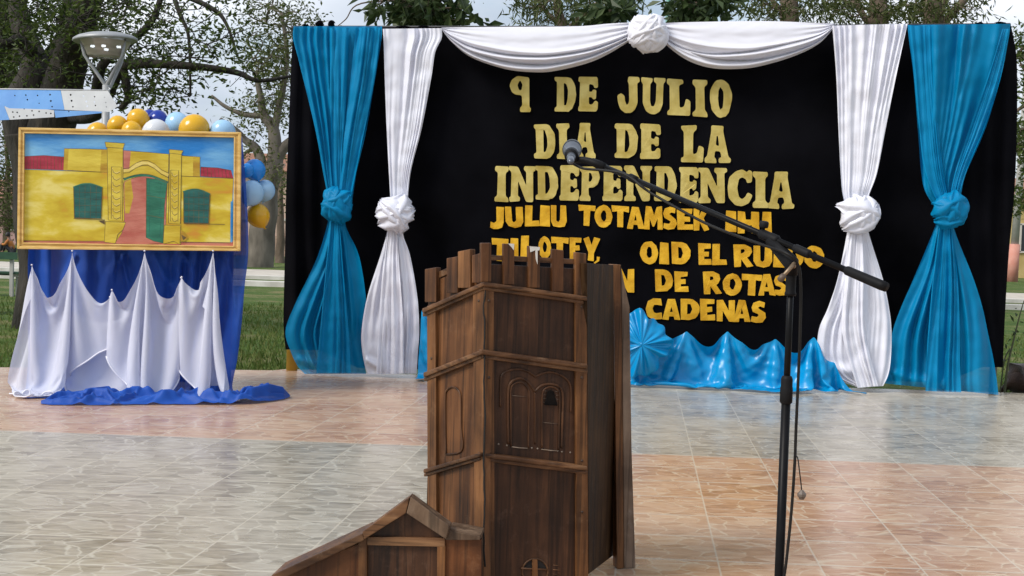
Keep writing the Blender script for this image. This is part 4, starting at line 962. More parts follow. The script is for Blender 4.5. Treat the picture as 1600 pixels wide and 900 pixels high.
# satin skirt along the foot
SKD = 10.2
def cols_sheet(cols, D, nu, nv, creases, seed=0, wob=0.008, floor=True, bulge=0.0, fold=None, tilt=0.0):
    """cols: polylines of pixels from top to bottom, left to right"""
    cu = np.linspace(0, 1, len(cols)); v = np.linspace(0, 1, nv)
    C = []
    for c in cols:
        d = dense(c, 8) if len(c) > 2 else np.array([[*c[0], 0], [*c[1], 0]], dtype=float)
        s = np.concatenate([[0], np.cumsum(np.hypot(*(np.diff(d[:, :2], axis=0).T)))]); s /= s[-1]
        C.append((np.interp(v, s, d[:, 0]), np.interp(v, s, d[:, 1])))
    CX = np.array([c[0] for c in C]); CY = np.array([c[1] for c in C])
    u = np.linspace(0, 1, nu)
    PX = np.array([np.interp(u, cu, CX[:, j]) for j in range(nv)]); PY = np.array([np.interp(u, cu, CY[:, j]) for j in range(nv)])
    disp = crease_disp(PX, PY, creases) + wob*nz2(PX, PY, 0.05, 0.05, seed, 3)
    if fold is not None: disp += fold(PX, PY, u[None, :], v[:, None])
    disp += bulge*np.sin(math.pi*v)[:, None]
    disp += tilt*v[:, None]**1.5
    return warp(PX, PY, D, disp, floor), grid_faces(nu, nv)
t = thing('satin_skirt', (at(1010,590,SKD).x, SKD, 0), 'turquoise satin cloth pinned in peaks along the foot of the backdrop', 'cloth')
sp, acc = [], 0.02; last = None
for (px, py, k) in ((661,484,1),(715,500,1.12),(785,492,1.2),(850,496,1.2),(915,500,1.2),(975,506,1.2),(1028,526,1.15),(1073,517,1.10),(1137,517,1.24),(1212,529,1.16),(1272,526,1.30),(1304,566,1.06),(1345,604,1.02)):
    q = at(px, py, SKD-(0.02 if py < 590 else 0.12))
    if py > 590: q.z = 0.015
    if last is not None: acc += (q-last).length*k
    sp.append((acc, q)); last = q
Ls = acc+0.06
X = drape(sp, Ls, [(0,0.66),(Ls-1.0,0.58),(Ls-0.62,0.56),(Ls-0.34,0.34),(Ls-0.2,0.24),(Ls,0.10)], SKD+0.03, 235, 30, steps=200, seed=6, lean=0.02)
for j in range(30):
    for i in range(235):
        q = Vector(X[j, i]); wv = noise.noise_vector(q*5)*0.10; e = min(1, j/5)
        a = 1-abs(noise.noise(Vector((q.x*5+q.z*7, q.z*5-q.x*2, 2))+wv))*2; c = 1-abs(noise.noise(Vector((q.x*9-q.z*10, q.z*6, 7))+wv))*2
        X[j, i, 1] -= e*(0.016*max(0, a)**2+0.010*max(0, c)**2); X[j, i, 2] += 0.012*e*max(0, c)*(1 if q.z < 0.05 else 0)
o = obj('cloth', X.reshape(-1, 3), grid_faces(235, 30), satin_b, t); m = o.modifiers.new('soft', 'SUBSURF'); m.levels = 1; m.render_levels = 1
V = []; rngf = random.Random(8); nr, na = 30, 220; c0 = at(1001, 538, SKD-0.17); ro = [1+0.10*math.sin(a*4+1)+0.07*math.sin(a*7+2)+0.05*math.sin(a*13) for a in [2*math.pi*i/na for i in range(na)]]
for j in range(nr):
    r = j/(nr-1)
    for i in range(na):
        a = 2*math.pi*i/na; p = 0.03*r*(math.sin(8*a+1.6*math.sin(2*a+1)+1.2*r)+0.6*math.sin(19*a+1.5*math.sin(3*a)))*(0.7+0.4*math.sin(4*a+2*r))+0.06*r*noise.noise(Vector((math.cos(a)*1.7*r,math.sin(a)*1.7*r,1)))
        V.append(c0+Vector((0.235*r*ro[i]*math.cos(a), -0.05*(1-r)**0.5+0.05*r*r+p-0.03, 0.255*r*ro[i]*math.sin(a))))
Fs = [[j*na+i, j*na+(i+1) % na, (j+1)*na+(i+1) % na, (j+1)*na+i] for j in range(nr-1) for i in range(na)]
obj('fan_rosette', V, Fs, satin_b, t)
obj('fan_centre', *knot(1001, 538, 7, 7, SKD-0.22, 3, 0.7, 5, 0.5, 4), satin_b, t)

# ---------------------------------------------------------------- vertical planes and planks
UPV = Vector((0, 0, 1))
class Plane:
    """vertical plane through the place seen at pixel column a (depth Ya) and b (depth Yb)"""
    def __init__(s, pa, pya, Ya, pb, pyb, Yb):
        s.p = at(pa, pya, Ya); q = at(pb, pyb, Yb); d = q-s.p; d.z = 0; s.d = d.normalized()
        s.n = s.d.cross(UPV).normalized()
        if s.n.y > 0: s.n = -s.n
    def __call__(s, px, py, off=0.0):
        r = ray(px, py); t = (s.p+s.n*off-CAM).dot(s.n)/r.dot(s.n); return CAM+r*t
def plank(pl, poly, thick, off, bevel=0.0015, zfloor=None):
    bm = bmesh.new(); fv = []
    for px, py in poly:
        p = pl(px, py, off)
        if py >= 945: p = p.copy(); p.z = 0.002
        fv.append(bm.verts.new(p))
    f = bm.faces.new(fv)
    if f.calc_center_median() is not None: f.normal_update()
    if f.normal.dot(pl.n) < 0: f.normal_flip()
    ex = bmesh.ops.extrude_face_region(bm, geom=[f])
    vs = [g for g in ex['geom'] if isinstance(g, bmesh.types.BMVert)]
    bmesh.ops.translate(bm, verts=vs, vec=pl.n*(-thick))
    bmesh.ops.recalc_face_normals(bm, faces=bm.faces)
    if bevel: bmesh.ops.bevel(bm, geom=list(bm.edges), offset=bevel, segments=2, affect='EDGES', profile=0.6, clamp_overlap=True)
    return bm
def join(bms):
    out = bmesh.new()
    for b in bms:
        me = bpy.data.meshes.new('tmp'); b.to_mesh(me); out.from_mesh(me); b.free(); bpy.data.meshes.remove(me)
    return out

# ---------------------------------------------------------------- framed painting on its draped stand
PP = Plane(28, 300, 8.62, 377, 300, 8.80)
K2 = 400/1565.0
def q5(x, y): return (x*K2, 180+y*K2)
gold_wood = pm('golden_pine', (0.60,0.36,0.085), (0.78,0.53,0.19), 3, 0.38, bump=0.2, bscale=6, stretch=(3,3,14), dist=0.01)
def paint(name, c1, c2, sc=7, lo=0.38, hi=0.62): return pm(name, c1, c2, sc*1.3, 0.42, bump=0.25, bscale=30, lo=lo, hi=hi, detail=9, stretch=(0.6,1,1.8), dist=0.01)
P_SKY = paint('paint_sky', (0.012,0.19,0.55), (0.20,0.47,0.72), 2.6, 0.40, 0.66)
P_YEL = paint('paint_yellow', (0.50,0.34,0.012), (0.68,0.53,0.06), 4)
m_, n_, l_, b_ = newmat('paint_ochre_wall'); P_WALL = m_
_t = n_.new('ShaderNodeTexCoord'); _a = n_.new('ShaderNodeTexNoise'); _a.inputs['Scale'].default_value = 4.2; _a.inputs['Detail'].default_value = 9; _a.inputs['Roughness'].default_value = 0.55; _a.inputs['Distortion'].default_value = 0.3
_mp = n_.new('ShaderNodeMapping'); _mp.inputs['Scale'].default_value = (0.7,1,1.8); l_.new(_t.outputs['Object'], _mp.inputs[0]); l_.new(_mp.outputs[0], _a.inputs['Vector'])
_r = n_.new('ShaderNodeValToRGB'); _r.color_ramp.elements[0].position = 0.34; _r.color_ramp.elements[0].color = (0.56,0.25,0.02,1); _r.color_ramp.elements[1].position = 0.66; _r.color_ramp.elements[1].color = (0.74,0.62,0.17,1)
_e = _r.color_ramp.elements.new(0.44); _e.color = (0.52,0.36,0.012,1); _e = _r.color_ramp.elements.new(0.55); _e.color = (0.62,0.47,0.03,1)
l_.new(_a.outputs['Fac'], _r.inputs[0]); l_.new(_r.outputs[0], b_.inputs['Base Color']); b_.inputs['Roughness'].default_value = 0.45
P_SHADE = paint('paint_ochre', (0.40,0.22,0.012), (0.56,0.40,0.03), 5)
P_RED = paint('paint_crimson', (0.30,0.012,0.035), (0.42,0.03,0.06), 9)
P_PINK = paint('paint_terracotta', (0.42,0.10,0.07), (0.55,0.20,0.14), 5)
P_GRN = paint('paint_green', (0.012,0.12,0.07), (0.03,0.20,0.12), 6)
P_TEAL = paint('paint_bottle_green', (0.006,0.075,0.065), (0.015,0.12,0.10), 8)
P_LINE = pm('paint_dark_line', (0.05,0.035,0.012), (0.16,0.10,0.03), 14, 0.5)
P_CREAM = paint('paint_light_ochre', (0.62,0.45,0.06), (0.74,0.58,0.16), 6)
PM = [P_SKY, P_WALL, P_YEL, P_SHADE, P_RED, P_PINK, P_GRN, P_TEAL, P_LINE, P_CREAM]
ft = thing('framed_painting', PP(200, 393), 'wide gold framed painting of a yellow colonial house, mounted on the draped stand', 'painting')
cv = MB(); lay = [0]
def shape(poly, m, outline=False, lw=1.1, dz=None):
    lay[0] += 1; off = 0.006+0.00004*lay[0]
    P = [q5(*p) for p in poly]
    Vt, Ft = fill([P], lambda x, y: PP(x, y, off)); cv.add(Vt, Ft, m)
    if outline: line(poly+[poly[0]], lw)
def line(pts, wd=1.0, m=8):
    lay[0] += 1; off = 0.006+0.00004*lay[0]
    P = [Vector(q5(*p)) for p in pts]; L_ = []; R_ = []
    for i, p in enumerate(P):
        t = (P[min(i+1, len(P)-1)]-P[max(i-1, 0)]);
        if t.length < 1e-6: t = Vector((1, 0))
        t.normalize(); nn = Vector((-t.y, t.x))*wd*0.42*(0.75+0.5*random.random()); L_.append(p+nn); R_.append(p-nn)
    Vt = [PP(*p, off) for p in L_]+[PP(*p, off) for p in R_]; k = len(P)
    cv.add(Vt, [[i, i+1, i+1+k, i+k] for i in range(k-1)], m)
def arc(x0, y0, x1, y1, h, n=12):
    return [(x0+(x1-x0)*i/n, y0+(y1-y0)*i/n - h*math.sin(math.pi*i/n)) for i in range(n+1)]
shape([(140,100),(1438,128),(1433,808),(134,788)], 0)
shape([(142,766),(640,768),(1000,780),(1426,772),(1425,803),(138,783)], 5)
shape([(150,332),(660,350),(655,500),(640,770),(143,766)], 1, True, 0.7)
shape([(1103,372),(1426,388),(1410,778),(1098,774)], 1, True, 0.7)
shape([(150,252),(270,246),(390,255),(390,336),(150,328)], 4, True, 0.8)
shape([(1228,317),(1330,322),(1412,337),(1426,386),(1226,374)], 4, True, 0.8)
for i in range(11): line([(165+i*21,254),(163+i*21.3,330)], 0.7)
for i in range(8): line([(1245+i*22,322+i*1.5),(1247+i*23,375+i)], 0.7)
shape([(620,330),(770,330),(770,660),(745,784),(636,772),(640,600)], 1)
shape([(985,420),(1110,350),(1106,786),(996,786),(1005,600)], 1)
shape([(394,204),(520,206),(660,210),(658,349),(388,336)], 2, True, 0.9)
shape([(394,204),(420,206),(412,338),(388,336)], 3)
shape([(620,210),(660,210),(658,349),(612,346)], 3)
shape([(755,216),(900,226),(1032,238),(1028,500),(750,500)], 2, True, 0.9)
shape([(755,216),(800,220),(790,330),(755,330)], 5)
shape([(1108,247),(1222,256),(1222,376),(1104,371)], 2, True, 0.9)
shape([(1180,252),(1222,256),(1222,376),(1180,373)], 3)
# doorway
shape([(760,640),(755,420)]+arc(760,405,1022,418,38)+[(1010,780),(890,790),(700,786),(745,720)], 5, True, 0.8)
shape([(760,470),(762,410),(800,390),(815,500),(790,600),(765,600)], 3)
line(arc(756,392,1026,414,36), 4.6, 6)
line(arc(752,388,1030,412,40), 0.9)
shape([(895,384),(960,390),(1022,416),(1005,560),(998,783),(940,770),(893,748)], 6, True, 1.0)
line([(897,490),(1010,510)], 0.8); line([(897,610),(1003,630)], 0.8)
for (a, c) in ((405,480),(505,600),(625,740)): line([(915,a),(985,a+10),(975,c+8),(915,c),(915,a)], 0.7, 7)
# curved pediment
ped = [(755,324),(790,320),(830,292),(870,276),(905,276),(945,296),(985,330),(1030,352)]
line([(x, y+16) for x, y in ped], 6.0, 9); line([(x, y+2) for x, y in ped], 0.9); line([(x, y+30) for x, y in ped], 0.9)
# pilasters
for (pl_, cap, base, pan) in (
  ([(655,195),(752,200),(748,645),(662,640)], [(642,164),(762,172),(752,203),(648,196)], [(644,650),(768,655),(752,700),(720,730),(705,784),(638,775)], (682,315,742,632)),
  ([(1036,230),(1110,238),(1102,664),(1030,660)], [(1034,209),(1120,216),(1108,240),(1036,232)], [(1004,672),(1104,674),(1100,790),(1060,770),(998,786)], (1044,335,1092,648))):
    shape(pl_, 2, True, 1.0); shape(cap, 2, True, 1.0); shape(base, 2, True, 0.9)
    x0, y0, x1, y1 = pan
    line([(x0,y0),(x1,y0+2),(x1-4,y1+4),(x0-2,y1),(x0,y0)], 0.9)
    nn_ = 8; st = (y1-y0)/nn_
    for i in range(nn_):
        yy = y0+st*(i+0.25); line([(x0+6,yy),(x0+10,yy+st*0.5),(x0+(x1-x0)*0.5,yy+st*0.72),(x1-8,yy+st*0.45)], 1.6, 9); line([(x0+6,yy+6),(x0+12,yy+st*0.6),(x0+(x1-x0)*0.5,yy+st*0.86),(x1-8,yy+st*0.58)], 0.8)
# windows
for (W, g0, g1) in (([(455,628),(450,440)]+arc(450,440,624,444,22)+[(618,632)], (452,430,622,630), 4), ([(1124,658),(1122,468)]+arc(1122,468,1282,484,22)+[(1275,661)], (1124,462,1278,660), 4)):
    shape(W, 7, True, 1.3)
    for i in range(1, 5): line([(g0[0]+(g0[2]-g0[0])*i/5, g0[1]+4),(g0[0]+(g0[2]-g0[0])*i/5-1, g0[3]-3)], 0.7)
    for i in range(1, 5): line([(g0[0]+2, g0[1]+(g0[3]-g0[1])*i/5),(g0[2]-4, g0[1]+4+(g0[3]-g0[1])*i/5)], 0.6)
line(arc(446,440,628,444,24), 2.0, 6); line(arc(1118,468,1286,484,24), 2.0, 6)
line([(450,632),(640,640)], 0.9); line([(1122,662),(1376,668)], 0.9); line([(143,768),(640,770)], 0.9); line([(1098,776),(1410,780)], 0.9)
shape([(600,645),(640,642),(640,668),(625,660)], 8); shape([(1105,700),(1125,715),(1150,750),(1130,770),(1103,768)], 3); shape([(1108,730),(1140,748),(1120,766)], 8)
shape([(1410,530),(1424,520),(1420,778),(1408,776)], 0)
cv.build('canvas', PM, ft, False)
bm = plank(PP, [q5(120,90), q5(1460,118), q5(1455,818), q5(118,802)], 0.02, 0.003, 0); bm_obj('backing_board', bm, pm('hardboard', (0.2,0.13,0.07), None, rough=0.8), ft)
O = [(113,74),(1473,104),(1468,831),(103,818)]; I = [(148,110),(1430,136),(1425,800),(142,778)]
for i in range(4):
    j = (i+1) % 4
    mid = lambda a, c, t: (a[0]+(c[0]-a[0])*t, a[1]+(c[1]-a[1])*t)
    A0, A1, B0, B1 = O[i], O[j], I[i], I[j]
    b1_ = plank(PP, [q5(*A0), q5(*A1), q5(*mid(A1,B1,0.45)), q5(*mid(A0,B0,0.45))], 0.045, 0.030, 0.004)
    b2_ = plank(PP, [q5(*mid(A0,B0,0.44)), q5(*mid(A1,B1,0.44)), q5(*mid(A1,B1,0.78)), q5(*mid(A0,B0,0.78))], 0.03, 0.020, 0.003)
    b3_ = plank(PP, [q5(*mid(A0,B0,0.77)), q5(*mid(A1,B1,0.77)), q5(*B1), q5(*B0)], 0.03, 0.027, 0.003)
    bm_obj('frame_rail', join([b1_, b2_, b3_]), gold_wood, ft)

# the draped stand behind
dsp = thing('display_stand', (at(205,600,8.98).x, 8.98, 0), 'tall wooden display panel hidden under the royal blue cloth', 'stand')
b = MB(); pa = at(62,225,9.0); pb = at(372,225,9.0)
b.box(((pa.x+pb.x)/2, 9.14, 0.96), (pb.x-pa.x-0.1, 0.03, 1.82)); b.build('panel', pm('plywood', (0.3,0.2,0.1), (0.36,0.25,0.14), 4, 0.7), dsp, False)
for xx in (pa.x+0.25, pb.x-0.3):
    b = MB(); b.box((xx, 9.19, 0.94), (0.05, 0.05, 1.88)); b.box((xx, 9.3, 0.02), (0.05, 0.5, 0.04)); b.build('leg', pm('stand_wood', (0.25,0.16,0.08), None, rough=0.7), dsp, False)

bc = MB(); BD_ = 8.97
curtain_band(bc, [(210,56,214,378),(228,55,224,379),(300,52,300,385),(395,44,390,388),(450,44,450,382),(500,44,500,378),(560,44,560,371),(606,40,604,363),(622,36,618,372)], BD_, 200, 100, 9, 0.14, seed=61,
    creases=[([(372,228),(380,300),(384,400),(372,520),(362,600)],4,0.04),([(120,395),(100,440),(85,520)],6,0.04),([(200,395),(170,430),(165,480)],5,0.04),([(240,395),(255,430),(290,470)],6,0.05),([(285,395),(300,425),(305,470)],5,0.04),([(355,395),(366,470),(364,560)],6,0.05),([(180,395),(176,450)],3,0.04),([(190,395),(205,470)],4,0.04)])
# the part of the cloth that lies crumpled on the floor
colsF = [(64,631,622),(80,632.5,612),(120,633,600),(180,633,594),(240,632,594),(300,632,594),(363,632,598),(393,631,602),(420,628,600),(444,624,607),(453,620,613)]
cx_ = [c[0] for c in colsF]
nu, nv = 280, 60; V = []; rr_ = random.Random(4); RID = [(rr_.uniform(70,450), rr_.uniform(0.06,0.75), rr_.uniform(16,55), rr_.uniform(0.03,0.065), rr_.uniform(-0.25,0.25), rr_.uniform(0.5,1.1)) for _ in range(48)]
for j in range(nv):
    s = j/(nv-1)
    for i in range(nu):
        px = 64+(453-64)*i/(nu-1); yf = np.interp(px, cx_, [c[1] for c in colsF]); 
        f0 = on_floor(px, yf, 0.004); dep = np.interp(px, [64,90,340,400,440,453], [0.1,0.35,0.42,0.32,0.16,0.05])
        wv = 0.02*math.sin(px*0.13)+0.015*math.sin(px*0.31+1)
        Yp = f0.y+s*dep+wv*s*(1-s)
        Xp = f0.x*Yp/f0.y
        env = math.sin(math.pi*min(1, s*0.93+0.0))**0.55 if s*0.93 < 0.5 else 1-(s*0.93-0.5)*0.9
        H = np.interp(px, [64,90,140,250,330,380,420,442,453], [0.02,0.07,0.09,0.10,0.10,0.10,0.12,0.08,0.01])
        q = Vector((px*0.016+s*1.2, s*3.2-px*0.006, 3.3)); q = q+noise.noise_vector(q*1.3)*0.35
        rd = 0
        for (ca, cb, cl, cw, csl, cam_) in RID:
            e = (px-ca)/cl
            if abs(e) < 2.2: rd += cam_*math.exp(-e*e)*math.exp(-((s-cb-csl*e-0.05*math.sin(px*0.06+ca))/cw)**2)
        z = 0.005+H*min(1.0, 0.10*env+0.62*rd*(0.45+0.55*env)+0.12*(1-abs(noise.noise(q*3))*2)*env)
        V.append(Vector((Xp, Yp, z)))
bc.add(V, grid_faces(nu, nv))
o = bc.build('blue_drape', royal, None, True, (at(205,600,8.6).x, 8.7, 0)); tag(o, 'royal blue cloth hanging behind the painting and crumpled on the floor', 'cloth')

wd = thing('white_drape', (at(200,600,8.6).x, 8.62, 0), 'white voile cloth pinned up in peaks below the painting and trailing to the floor', 'cloth')
hem = pm('white_hem', (0.70,0.70,0.78), None, rough=0.55)
WD = 8.66
def pin(px, py, Y): return at(px, py, Y)
def white_cloth(pins, length, heights, Yp, nu, nv, seed, lean=0.0):
    X = drape([(q, pin(px, py, Yp)) for q, px, py in pins], length, heights, Yp+0.05, nu, nv, seed=seed, lean=lean)
    # one smoothing pass, then subdivide for a soft surface
    o = obj('cloth', X.reshape(-1, 3), grid_faces(nu, nv), voile_w, wd)
    m = o.modifiers.new('soft', 'SUBSURF'); m.levels = 1; m.render_levels = 1
    e = list(X[-1]); b = MB(); b.tube([Vector(p)+Vector((0, -0.004, 0.003)) for p in e], 0.006, 6); b.build('hem', hem, wd)
    for pxy in pins:
        q = pin(pxy[1], pxy[2], Yp); b = MB(); b.lathe(q+Vector((0, -0.004, 0)), [(0, -0.006), (0.006, -0.003), (0.007, 0.002), (0, 0.006)], 10, axis=Vector((0, 1, 0))); b.build('pin_tuck', hem, wd)
# back corner piece, left piece, centre piece, right piece
white_cloth([(0.06,108,480),(0.56,212,480)], 0.62, [(0,0.40),(0.14,0.66),(0.36,0.60),(0.62,0.54)], WD+0.03, 40, 40, 3, 0.06)
white_cloth([(0.16,50,414),(0.74,113,392),(1.15,172,464)], 1.20, [(0,1.00),(0.10,1.05),(0.38,0.95),(0.74,0.88),(0.92,0.66),(1.08,0.34),(1.20,0.27)], WD-0.02, 78, 62, 1, 0.14)
white_cloth([(0.05,175,453),(0.50,226,392),(1.02,283,434)], 1.07, [(0,0.40),(0.20,0.70),(0.40,0.93),(0.72,0.90),(0.94,0.72),(1.07,0.54)], WD-0.06, 68, 60, 2, 0.08)
white_cloth([(0.04,284,433),(0.45,333,392)], 0.78, [(0,0.55),(0.15,0.72),(0.40,0.95),(0.60,0.98),(0.74,0.90)], WD-0.10, 48, 60, 4, 0.08)

# ---------------------------------------------------------------- balloons
def bmat(name, c): return pm(name, c, None, rough=0.22, transl=0.15, spec=0.6)
BM = {'yellow': bmat('yellow_latex', (0.78,0.44,0.012)), 'navy blue': bmat('navy_latex', (0.008,0.035,0.33)), 'white': bmat('white_latex', (0.72,0.74,0.78)), 'pale blue': bmat('pale_blue_latex', (0.38,0.63,0.88)), 'bright blue': bmat('bright_blue_latex', (0.015,0.27,0.78))}
prof = [(0.0,1.0),(0.2,0.98),(0.45,0.90),(0.68,0.74),(0.86,0.5),(0.97,0.2),(1.0,-0.08),(0.96,-0.36),(0.83,-0.64),(0.62,-0.88),(0.38,-1.07),(0.18,-1.18),(0.06,-1.24)]
kp = [(0.06,-1.23),(0.10,-1.27),(0.05,-1.30),(0.13,-1.36),(0.10,-1.37),(0.0,-1.32)]
protos = {}
def balloon(px, py, r, D, colr, label, roll):
    c = at(px, py, D); s = r*D/F
    nm = 'balloon'
    if colr not in protos:
        t = thing(nm, (0, 0, 0), '', 'balloon'); b = MB(); b.lathe((0,0,0), [(a, h) for a, h in prof], 36); bo = b.build('skin', BM[colr], t)
        k = MB(); k.lathe((0,0,0), kp, 16); ko = k.build('knot', BM[colr], t); protos[colr] = (t, bo, ko); root = t
    else:
        t0, bo, ko = protos[colr]; root = t0.copy(); COL.objects.link(root)
        for ch in (bo, ko):
            x = ch.copy(); COL.objects.link(x); x.parent = root
    root.location = c; root.scale = (s, s, s); root.rotation_euler = (R(25)*math.cos(roll), R(150)*0+R(35)*math.sin(roll), roll)
    tag(root, label, 'balloon', 'balloons round the painting stand')
for a in [(153,209,18,9.2,'yellow','leftmost yellow balloon, mostly hidden behind the top frame rail',0.4),
 (184,196,15.5,9.15,'yellow','yellow balloon second from the left above the painting',1.2),
 (206,205,16,9.05,'yellow','low yellow balloon right in front of the tallest one',2.0),
 (216,187,17.5,9.2,'yellow','highest yellow balloon above the painting',0.1),
 (234,183,12,9.45,'navy blue','navy blue balloon peeking out beside the highest yellow one',2.8),
 (247,187,15,9.3,'navy blue','larger navy blue balloon above the white balloon',1.5),
 (244,207,21,9.05,'white','white balloon above the painting, the only white one',0.8),
 (277,194,19,9.25,'pale blue','pale blue balloon between the white and the biggest yellow balloon',2.2),
 (304,202,23.5,9.1,'yellow','big yellow balloon toward the right end of the top row',1.1),
 (348,207,20,9.15,'pale blue','pale blue balloon at the right end of the top row',0.3),
 (398,265,16.5,9.3,'bright blue','bright blue balloon at the right side of the painting, upper one',2.0),
 (386,266,11,9.12,'bright blue','small bright blue balloon half tucked behind the painting edge',0.9),
 (393,301,19.5,9.12,'pale blue','pale blue balloon on the right side, just above the yellow one',1.4),
 (414,297,16,9.35,'pale blue','pale blue balloon farthest right beside the bottle tree trunk',0.2),
 (403,336,18,9.2,'yellow','lowest yellow balloon at the right side of the painting',2.5)]: balloon(*a)

# ---------------------------------------------------------------- lectern
wdV = dict(stretch=(22, 22, 1.6)); wdH = dict(stretch=(2.0, 10, 24))
W_PAN = woodmat('dark_walnut_panel', (0.016,0.007,0.004), (0.053,0.023,0.011), (0.10,0.044,0.020), (26,26,1.8), 0.42)  # darker right-face copy: its shade is put into the wood colour
W_LEFT = woodmat('warm_walnut_panel', (0.034,0.013,0.005), (0.10,0.041,0.015), (0.18,0.080,0.031), (24,24,1.6), 0.42)  # lighter left-face copy: light from the left is put into the colour
W_STI = woodmat('brown_stile_wood', (0.055,0.022,0.008), (0.15,0.066,0.024), (0.26,0.125,0.050), (24,24,1.7), 0.40)
W_MOU = woodmat('moulding_wood', (0.045,0.020,0.009), (0.125,0.060,0.027), (0.23,0.125,0.060), (2.2,12,28), 0.38)
W_GREY = woodmat('weathered_grey_wood', (0.14,0.095,0.065), (0.22,0.16,0.115), (0.31,0.24,0.18), (26,26,1.5), 0.6)  # lighter grey tone for the right-hand strip of the post
W_DARK = woodmat('dark_side_board', (0.018,0.009,0.004), (0.044,0.023,0.010), (0.075,0.042,0.019), (22,22,1.4), 0.5)  # face turned from the light, darkened in the colour itself
W_BASE = woodmat('reddish_board', (0.07,0.024,0.008), (0.15,0.056,0.019), (0.23,0.095,0.034), (20,20,1.6), 0.45)
LP = Plane(667, 600, 4.20, 756, 600, 3.95); RP = Plane(756, 600, 3.95, 918, 600, 4.06); SP = Plane(917, 600, 4.06, 960, 600, 4.42); QP = Plane(955, 600, 4.42, 990, 600, 4.44); NP = Plane(430, 850, 3.86, 752, 850, 3.80)
lc = thing('lectern', (at(800,600,4.15).x, 4.15, 0), 'dark carved wooden lectern shaped like a church bell tower with a gabled porch', 'lectern')
def part(name, pl, poly, thick, off, mat, bevel=0.002, label=None):
    o = bm_obj(name, plank(pl, poly, thick, off, bevel), mat, lc); 
    if label: o['label'] = label
    return o
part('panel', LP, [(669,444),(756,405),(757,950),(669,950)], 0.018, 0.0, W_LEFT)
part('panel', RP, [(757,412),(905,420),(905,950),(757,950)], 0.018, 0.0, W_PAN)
part('stile', LP, [(667,478),(680,472),(681,950),(667,950)], 0.03, 0.012, W_STI)
part('stile', LP, [(739,448),(755.5,441),(755.5,950),(741,950)], 0.03, 0.013, W_STI)
part('stile', RP, [(757,441),(772,443),(773,950),(757.5,950)], 0.03, 0.013, W_STI)
part('stile', RP, [(899,461),(917,463),(919,950),(901,950)], 0.03, 0.014, W_STI)
def mould(pl, x0, y0, x1, y1, h, off=0.027):
    a = plank(pl, [(x0,y0),(x1,y1),(x1,y1+h*0.55),(x0,y0+h*0.55)], 0.034, off, 0.0045)
    c = plank(pl, [(x0+1,y0+h*0.52),(x1,y1+h*0.52),(x1,y1+h),(x0+1,y0+h)], 0.03, off-0.010, 0.0035)
    bm_obj('moulding', join([a, c]), W_MOU, lc)
mould(LP, 659, 482, 754.5, 440, 13); mould(RP, 755, 440, 918, 463, 13)
mould(LP, 661, 582, 752, 546, 14); mould(RP, 752.5, 546, 918.5, 569, 14)
mould(LP, 661, 733, 749.5, 707, 12); mould(RP, 750, 707, 918.5, 729, 13)
def picket(pl, x0, x1, yt, slope, yb, off=0.018, lab=None):
    part('picket', pl, [(x0,yt-slope*0.5),(x1,yt+slope*0.5),(x1,yb),(x0,yb)], 0.022, off, W_STI if random.random() < 0.4 else W_LEFT, 0.003, lab)
picket(LP, 663.5, 681, 419, -3, 472); picket(LP, 697.5, 714.5, 402, -3, 458); picket(LP, 715, 734.5, 391, -4, 450); picket(LP, 737, 751, 397, -4, 442)
picket(RP, 752, 768, 379.5, 0, 441); picket(RP, 787, 804, 381, 1, 445); picket(RP, 826, 844, 385, 2, 450); picket(RP, 863, 881, 390, 2, 456); picket(RP, 899, 916.5, 395, 2, 462)
part('rail', LP, [(682,426),(752,394),(752,404),(682,436)], 0.02, 0.0045, W_MOU); part('rail', RP, [(757,398),(904,405),(904,413),(757,406)], 0.02, 0.0045, W_MOU)
# white paint left on two picket tops
wp = pm('old_white_paint', (0.62,0.60,0.55), (0.72,0.70,0.66), 30, 0.7)
part('paint_drip', RP, [(794,380.4),(803.5,381),(803,391),(799,386)], 0.003, 0.0205, wp, 0)
part('paint_drip', RP, [(828,385),(843.5,386),(843,391),(840,391.5),(840,413),(837.5,405),(836.5,391),(829,394)], 0.003, 0.0205, wp, 0)
# carved arches
def carve(pl, pts, r=0.0035, sc=True, off=0.002):
    P = [(660+.2*x, 540+.2*y) for x, y in pts] if sc else pts
    P = [Vector((*p, 0)) for p in P]
    Q = catmull(P, 6); return [pl(q.x, q.y, off) for q in Q], r
def carved(name, pl, paths, mat):
    b = MB()
    for p in paths:
        pts, r = carve(pl, p[0], p[1]); b.tube(pts, r, 8)
    return b.build(name, mat, lc)
W_CARVE = woodmat('carved_wood', (0.022,0.010,0.005), (0.070,0.031,0.014), (0.13,0.062,0.028), (20,20,3), 0.42)
carved('carved_arch', RP, [([(610,480),(612,300),(620,235),(660,200),(740,182),(820,200),(886,243)],0.004),([(886,243),(940,215),(1010,207),(1090,235),(1145,285),(1163,360),(1160,520)],0.004),
   ([(672,770),(668,500),(672,340),(700,280),(765,255),(825,285),(880,360)],0.0045),([(880,360),(930,312),(1000,300),(1070,322),(1098,390),(1094,600),(1090,800)],0.0045),
   ([(693,790),(690,500),(690,345),(715,300),(765,287),(810,315),(836,385),(832,600),(828,800)],0.003),([(935,800),(935,550),(937,390),(955,340),(1005,322),(1055,345),(1072,400),(1068,600),(1064,815)],0.003),([(880,360),(882,550),(880,770)],0.003)], W_CARVE)
carved('carved_arch', LP, [([(186,850),(180,640),(178,420),(190,350),(240,322),(285,355),(300,430),(303,640),(308,818),(186,850)],0.0035)], W_CARVE)
_nail = pm('dull_nail', (0.22,0.17,0.13), None, rough=0.5)
